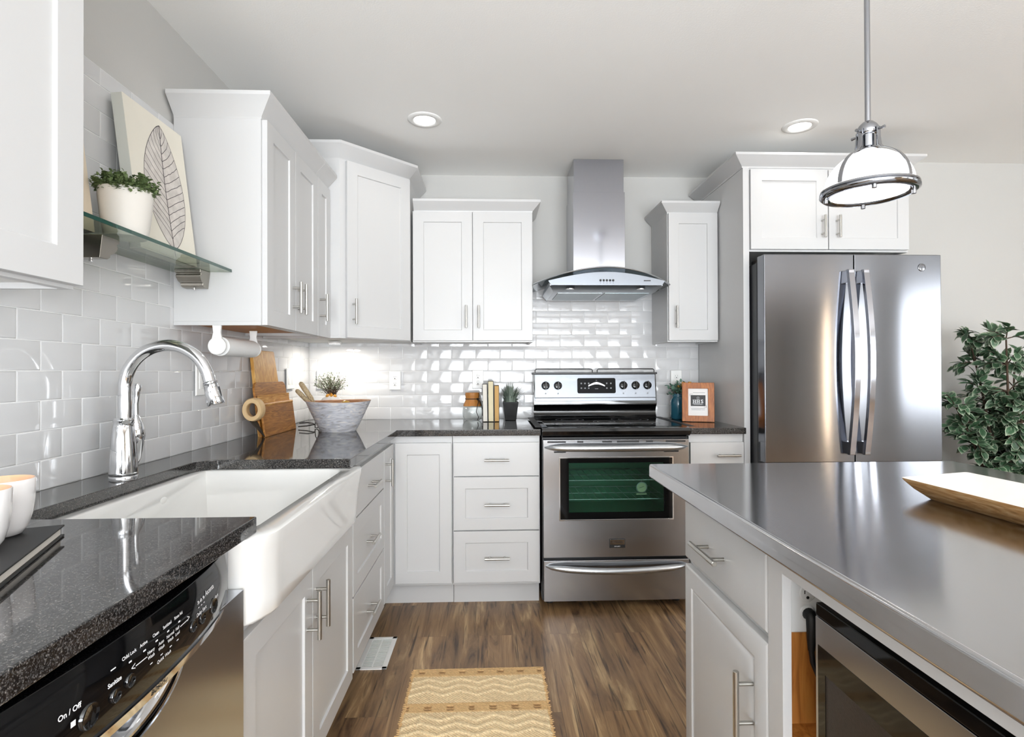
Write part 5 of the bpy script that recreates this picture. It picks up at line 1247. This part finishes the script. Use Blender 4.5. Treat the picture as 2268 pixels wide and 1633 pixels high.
# ------------------------------------------------------------------ between corner and range: jar, books, grass pot
t = thing('glass_jar', 'clear round jar with a tan leather cap left of the three books', 'jar', (39.75, -4.6, 36.02))
pf = [(0, 0.0), (1.5, .0), (1.85, .18), (2.3, 1.0), (2.42, 2.0), (2.25, 3.0), (1.75, 3.8), (1.6, 4.2), (1.55, 4.6)]
MB().lathe(pf, n=40).build('jar', M['glass'], t, smooth=60)
m = MB(); n = 48
def cap(u, v):
    a = 2 * PI * u; h = 6.6 - 3.05 * v; base = [1.62, 1.72, 1.62, 1.55, 1.7, 1.95, 2.18]; k = v * 6; i = min(5, int(k)); q = base[i] + (base[i + 1] - base[i]) * (k - i)
    return ((q + .05 * math.sin(9 * a) * (.4 + v)) * math.cos(a), (q + .05 * math.sin(9 * a) * (.4 + v)) * math.sin(a), h - .12 * abs(math.sin(2 * a)) * v)
m.grid(cap, n, 16, True); m.add([Vector(cap(i / n, 0)) for i in range(n)], [tuple(reversed(range(n)))]); m.build('leather_cap', M['leather'], t, smooth=60)
m = MB(); m.tube([(1.68 * math.cos(2 * PI * i / 30), 1.68 * math.sin(2 * PI * i / 30), 5.15) for i in range(30)], .09, 8, closed=True)
m.tube([(1.2, -1.25, 5.15), (1.5, -1.5, 4.5), (1.2, -2.2, 3.4), (1.0, -2.45, 2.2), (1.5, -2.35, 1.0), (1.3, -2.2, .2)], .08, 6)
m.tube([(1.2, -1.25, 5.15), (1.9, -1.3, 4.6), (2.3, -1.3, 3.4), (2.5, -1.0, 2.2), (2.4, -1.2, 1.2)], .08, 6); m.lathe([(0, -.28), (.28, 0), (0, .28)], (1.25, -1.35, 5.15), 10)
m.build('tie_cord', M['cord'], t, smooth=60)
def book(label, x, th, h, d, pages, lean=0.0, y=-8.9):
    t = thing('book', label, 'book', (x, y, 36.02), group='books standing left of the range', rot=(0, R(lean), 0))
    MB().box(0.09, 0.0, .1, th - .09, d - .25, h - .1).build('pages', pages, t, bevel=.03)
    m = MB(); m.box(0, -.1, 0, .09, d, h); m.box(th - .09, -.1, 0, th, d, h); m.box(0.09, d - .12, 0, th - .09, d, h)
    m.build('cover', M['cover'], t, bevel=.02)
book('upright book with white pages, leftmost of the three near the range', 42.3, 1.15, 8.7, 6.0, M['book_white'], -.8)
book('tallest upright book with cream pages, middle of the three near the range', 43.55, 1.3, 9.35, 6.3, M['book_cream'], -.5)
book('upright book with tan pages, rightmost of the three near the range', 44.95, 1.15, 8.35, 5.8, M['book_tan'], -.2)
t = thing('potted_grass', 'gray-green grass in a black square-tapered pot beside the books', 'plant', (48.8, -4.8, 36.02))
m = MB()
def sq(h0, k0, h1, k1, i=0): return [(-k0, -k0, h0), (k0, -k0, h0), (k0, k0, h0), (-k0, k0, h0), (-k1, -k1, h1), (k1, -k1, h1), (k1, k1, h1), (-k1, k1, h1)]
a = sq(0, 1.3, 4.4, 1.85); b = sq(4.4, 1.7, 3.9, 1.65)
m.add(a + b, [(3, 2, 1, 0), (0, 1, 5, 4), (1, 2, 6, 5), (2, 3, 7, 6), (3, 0, 4, 7), (4, 5, 9, 8), (5, 6, 10, 9), (6, 7, 11, 10), (7, 4, 8, 11), (8, 9, 13, 12), (9, 10, 14, 13), (10, 11, 15, 14), (11, 8, 12, 15), (12, 13, 14, 15)])
m.build('pot', M['black_gloss'], t, bevel=.12)
m = MB(); r = random.Random(5)
for i in range(150):
    a = r.uniform(0, 2 * PI); q = 1.4 * math.sqrt(r.random()); P = Vector((q * math.cos(a), q * math.sin(a), 3.95)); sp = r.uniform(.1, 1.0); d = Vector((math.cos(a) * sp * (4.6 if math.cos(a) > 0 else 2.6), math.sin(a) * sp * 2.2, r.uniform(3.6, 6.0) - 1.8 * sp)); s = Vector((-math.sin(a), math.cos(a), 0)) * r.uniform(.12, .2)
    pts = [];
    for j in range(6):
        u = j / 5; c_ = P + Vector((d.x * u ** 1.7, d.y * u ** 1.7, d.z * u - .5 * sp * u ** 3)); k = (1 - u ** 2) ; pts += [c_ - s * k, c_ + s * k]
    m.add(pts, [(2 * j, 2 * j + 1, 2 * j + 3, 2 * j + 2) for j in range(5)])
m.build('grass', M['grass'], t, smooth=0, fix=False)

# ------------------------------------------------------------------ right of the range: blue jar with flowers, framed sign
t = thing('vase_of_flowers', 'blue glass jar with mustard flowers and blue-green leaves right of the range', 'flowers', (89.4, -4.3, 36.02))
MB().lathe([(0, 0), (1.55, 0), (1.75, .2), (1.78, 3.8), (1.7, 4.6), (1.35, 5.2), (1.3, 5.35), (1.42, 5.45), (1.42, 5.7), (1.3, 5.85), (1.3, 6.1), (1.15, 6.1), (1.1, 5.3), (1.5, 4.3), (1.5, .4), (0, .35)], n=36).build('jar', M['blue_glass'], t, smooth=50)
m = MB()
for k in range(5):
    a = R(-100 + 14 * k); z = 1.2 + .25 * k; m.tube([(1.8 * math.cos(R(-110)), 1.8 * math.sin(R(-110)), .9), (1.82 * math.cos(a), 1.82 * math.sin(a), z + .6)], .07, 6)
m.build('embossed_leaves', M['blue_glass'], t)
m = MB(); f = MB(); r = random.Random(3)
for i in range(22):
    a = r.uniform(0, 2 * PI); b = Vector((0, 0, 5.6)); e = Vector((math.cos(a) * r.uniform(1.2, 2.6) - .4, math.sin(a) * r.uniform(.6, 1.6) - .2, r.uniform(5.9, 8.6)))
    m.tube([b, b.lerp(e, .5) + Vector((0, 0, .5)), e], .05, 5)
    for s in range(6): leafy(f, b.lerp(e, .4 + .12 * s) + Vector((0, 0, .3)), rdir(r, .5), (0, -.5, 1), r.uniform(.8, 1.3), r.uniform(.5, .8), .2)
m.build('stems', M['stem'], t); f.build('foliage', M['teal_leaf'], t, fix=False, smooth=0)
for (x, y, z, q) in ((1.2, -.4, 8.4, 1.35), (2.9, .1, 8.5, 1.2), (.2, .4, 7.8, .9)):
    m = MB()
    for k in range(4):
        for j in range(6):
            a = 2 * PI * j / 6 + k * .5; tl = .25 + .28 * k; rr_ = q * (.35 + .2 * k)
            def pet(u, v, a=a, rr_=rr_, tl=tl):
                w_ = (u - .5) * 1.3; h = v; rad = rr_ * (.25 + .75 * h); return (x + rad * math.cos(a + w_), y + rad * math.sin(a + w_), z - .6 * q + q * (1.25 - tl) * h)
            m.grid(pet, 4, 4)
    m.build('bloom', M['rose'], t, smooth=60, fix=False)
t = thing('picture_frame', 'chestnut wood framed sign with a black monogram standing beside the blue jar', 'picture frame', (91.2, -12.4, 36.05), rot=(R(-8), 0, R(-20)))
W, H = 6.95, 8.9
m = MB(); ring_box(m, -W / 2, 0, W / 2, H, -2.15, 1.35, 2.15, H - 1.35, -.5, 0.2); m.build('frame', M['frame_wood'], t, bevel=.08, smooth=0)
pp = MB().box(-2.25, -.12, 1.25, 2.25, -.02, H - 1.25).build('paper', M['paper'], t, smooth=0)
MB().box(-2.2, .0, 1.2, 2.2, .15, H - 1.2).build('backing', M['print_black'], t, smooth=0)
MB().box(-.5, .2, .0, .5, .35, 6.0).xf(Matrix.Translation((0, 0, 0))).build('easel_leg', M['print_black'], t, rot=(R(-22), 0, 0), loc=(0, 0.1, .3))
bx_ = MB().box(-1.6, -.135, 3.55, 1.6, -.115, 6.05).build('logo_block', M['print_black'], pp, smooth=0)
w = MB()
def serif_h(x, z, h, wd):
    y = -.145
    for sx in (0, 1):
        xx = x + sx * (wd - .2); bars(w, (xx + .1, y, z + h / 2), .2, h); bars(w, (xx + .1, y, z + .04), .42, .08); bars(w, (xx + .1, y, z + h - .04), .42, .08)
    bars(w, (x + wd / 2, y, z + h / 2), wd - .2, .09)
serif_h(-1.1, 4.15, .85, .62); serif_h(-.28, 4.15, .85, .62)
put_text(w, 'S', 1.15, (.85, -.145, 4.58), bold=.03)
bars(w, (-.02, -.145, 4.02), 2.3, .05); bars(w, (-.02, -.145, 3.9), 1.9, .05)
w.lathe([(.26, -.145), (.3, -.145)], (-.02, 0, 5.4), 28, 'y'); bars(w, (-.02, -.145, 5.4), .05, .3)
w.build('logo_letters', M['print_white'], bx_, smooth=0, fix=False)
w = MB()
bars(w, (.2, -.13, 6.6), 2.6, .09); bars(w, (0, -.13, 3.0), 3.0, .08); bars(w, (-.4, -.13, 2.7), 2.1, .07); bars(w, (1.1, -.13, 2.7), .7, .07)
w.build('printed_lines', M['print_gray'], pp, smooth=0, fix=False)
w = MB(); bars(w, (-1.45, -.13, 6.3), .6, .05); bars(w, (-1.73, -.13, 6.05), .05, .55); bars(w, (1.5, -.13, 3.3), .6, .05); bars(w, (1.78, -.13, 3.55), .05, .55)
w.build('corner_marks', M['print_black'], pp, smooth=0, fix=False)

# ------------------------------------------------------------------ mugs on a book, near left
t = thing('black_book', 'black hardcover book lying flat on the near left counter under the mugs', 'book', (13.95, -95.0, 36.02), rot=(0, 0, R(-67.5)))
MB().box(.12, -9.3, .12, 12.2, -.08, .68).build('pages', M['book_white'], t, bevel=.03)
m = MB(); m.box(0, -9.6, 0, 12.5, 0.12, .13); m.box(0, -9.6, .67, 12.5, .12, .8); m.box(0, -9.6, .1, 12.5, -9.45, .7); m.build('cover', M['cover'], t, bevel=.04)
def mug(label, x, y):
    t = thing('mug', label, 'mug', (x, y, 36.83)); k = .9
    MB().lathe([(0, 0), (.85, 0), (1.1, .1), (1.38, .6 * k), (1.6, 1.5 * k), (1.72, 2.6 * k), (1.76, 4.05 * k), (1.7, 4.12 * k)], n=40).build('body', M['mug'], t, smooth=60)
    MB().lathe([(1.7, 4.12 * k), (1.63, 4.06 * k), (1.6, 2.6 * k), (1.42, 1.4 * k), (1.1, .45), (0, .3)], n=40).build('inside', M['mug_in'], t, smooth=60)['label'] = 'beige glazed inside'
    MB().tube([(-1.2, -1.2, 3.1), (-1.75, -1.75, 3.0), (-2.1, -2.1, 2.3), (-1.85, -1.85, 1.3), (-1.0, -1.0, .9)], .22, 12).build('handle', M['mug'], t, smooth=60)
mug('white mug farther back on the black book', 12.0, -97.6)
mug('white mug nearer the camera on the black book, cut off by the photo edge', 13.35, -101.0)

# ------------------------------------------------------------------ ficus beside the refrigerator
t = thing('ficus_tree', 'leafy variegated ficus tree on the floor right of the refrigerator', 'plant', (152.5, -25.0, 0))
MB().lathe([(0, 0.02), (5.2, 0.02), (6.2, 4), (6.6, 10.5), (6.2, 11), (5.8, 10.2), (0, 9.8)], n=32).build('basket', M['basket'], t, smooth=50)
r = random.Random(77); tr = MB(); lf = MB(); cols = []
stems = []
for k in range(8):
    a = 2 * PI * k / 8 + r.uniform(-.3, .3); b = Vector((math.cos(a) * 1.4, math.sin(a) * 1.0, 10)); spread = r.uniform(.5, 1.0)
    top = Vector((math.cos(a) * 11 * spread, math.sin(a) * 6.0 * spread, r.uniform(44, 63) - 8 * spread)); mid = b.lerp(top, .45) + Vector((math.cos(a) * -1.5, math.sin(a) * -1.0, 3))
    pts = [((1 - s) ** 2) * b + 2 * s * (1 - s) * mid + s * s * top for s in [i / 8 for i in range(9)]]; tr.tube(pts, [.42 - .035 * i for i in range(9)], 8); stems.append(pts)
def add_leaf(P, d, n, ln, wd):
    g = Vector((r.uniform(.7, 1.25),) * 3); dark = (0.05 * g.x, 0.11 * g.x, 0.055 * g.x); edge = (0.40 * g.x, 0.46 * g.x, 0.34 * g.x)
    d = d.normalized(); s = d.cross(n); s = s.normalized() if s.length > 1e-4 else Vector((1, 0, 0)); u = s.cross(d)
    prof = [(0, 0), (.2, .62), (.45, 1), (.72, .72), (1.0, 0.0)]
    vs = []; cc_ = []
    for (q, k) in prof:
        c_ = P + d * ln * q - u * ln * .22 * q * q
        for (e, col) in ((-1, edge), (-.72, dark), (0, dark), (.72, dark), (1, edge)): vs.append(c_ + s * wd * .5 * k * e + u * abs(e) * wd * .1 * k); cc_.append(col if k > 0 or q == 0 else edge)
    lf.add(vs, [(5 * i + j, 5 * i + j + 1, 5 * i + 6 + j, 5 * i + 5 + j) for i in range(4) for j in range(4)]); lf.c.extend(cc_)
for pts in stems:
    for i in range(2, 9):
        p = pts[i]
        for tw in range(6):
            d = rdir(r, .55); ln = r.uniform(3.5, 7.5) * (1.05 - .05 * i); e = p + Vector((d.x * ln, d.y * ln * .8, d.z * ln * .8)); tr.tube([p, p.lerp(e, .5) + Vector((0, 0, .5)), e], [.13, .1, .05], 5)
            for q in range(9):
                P = p.lerp(e, .25 + .085 * q) + Vector((0, 0, .3)); dd = (d + rdir(r) * .95 + Vector((0, 0, -.15))); add_leaf(P, dd, Vector((r.uniform(-.4, .4), r.uniform(-.9, .1), 1)), r.uniform(1.9, 2.9), r.uniform(1.2, 1.75))
tr.build('stems', M['stem'], t, smooth=60); lf.build('foliage', M['ficus'], t, fix=False, smooth=0)
MB().lathe([(0, 10.3), (5.9, 10.2)], n=28).build('soil', M['soil'], t)

# ------------------------------------------------------------------ rug and floor register
t = thing('woven_rug', 'tan woven jute rug runner on the wood floor', 'rug', (42.1, -47.2, 0.0))
m = MB(); NX, NY = 84, 150; W2, LN = 10.15, 32.0; r = random.Random(11); cols = []
base = Vector(lin((228, 202, 160))); pale = Vector(lin((232, 208, 166))); dk = Vector(lin((150, 114, 74))); tan = Vector(lin((212, 174, 122)))
def rug_col(i, j):
    y = j * LN / NY; x = (i / NX - .5) * 2 * W2; band = y % 9.0
    if y < 0.6: return tan, .22
    if band < 2.2:
        if .7 < band < 1.7 and (x + 1.2 * (int(y / 9) % 2)) % 3.1 < .95: return (dk if (j % 3) else tan), .12
        return tan, .27
    zz = abs(((x / 5.0) % 1.0) - .5) * 2
    for c0 in (3.4, 5.0, 6.6):
        if abs(band - c0 - 1.1 * (zz - .5)) < .28: return pale, .34
    return (base if (i + j) % 2 else base * .82), (.25 if (i + j) % 2 else .17)
vs = []
for j in range(NY + 1):
    wob = r.uniform(-.14, .14)
    for i in range(NX + 1):
        c_, h = rug_col(i, j); c_ = c_ * r.uniform(.88, 1.1); e = 1.0 if i in (0, NX) else 0
        x = (i / NX - .5) * 2 * W2 + (wob * 1.6 if i in (0, NX) else wob * .2); vs.append((x, -j * LN / NY, (.06 if e else h + r.uniform(-.02, .02)))); cols.append(tuple(c_))
m.add(vs, [(j * (NX + 1) + i, j * (NX + 1) + i + 1, (j + 1) * (NX + 1) + i + 1, (j + 1) * (NX + 1) + i) for j in range(NY) for i in range(NX)]); m.c = cols
m.build('weave', M['jute'], t, smooth=0, fix=False)
m = MB()
for j in range(0, NY, 2):
    for s in (-1, 1): y = -j * LN / NY; x = s * (W2 + r.uniform(-.05, .1)); m.tube([(x - s * .3, y, .1), (x + s * r.uniform(.1, .3), y - .1, .16), (x - s * .3, y - .25, .1)], .09, 5); 
m.c = [tuple(tan * r.uniform(.85, 1.1)) for _ in m.v]
m.build('side_loops', M['jute'], t, smooth=60, fix=False)
t = thing('floor_register', 'white slatted floor vent in front of the left drawer cabinet', 'vent', (24.95, -41.4, 0.0))
m = MB(); m2 = MB(); W2, L2 = 2.45, 5.3
vs = []
m.box(-W2, -L2, 0.01, -W2 + .8, L2, .2); m.box(W2 - .8, -L2, .01, W2, L2, .2); m.box(-W2, -L2, .01, W2, -L2 + .7, .2); m.box(-W2, L2 - .7, .01, W2, L2, .2)
m.build('frame', M['plastic_white'], t, bevel=.06)
MB().box(-W2 + .5, -L2 + .5, .005, W2 - .5, L2 - .5, .03).build('shadow_box', M['slot'], t, smooth=0)
for i in range(22): y = -L2 + .85 + i * (2 * L2 - 1.7) / 21; m2.box(-W2 + .7, y - .075, .06, W2 - .7, y + .075, .17)
m2.box(-.1, -L2 + .6, .05, .1, L2 - .6, .16); m2.build('slats', M['plastic_white'], t)
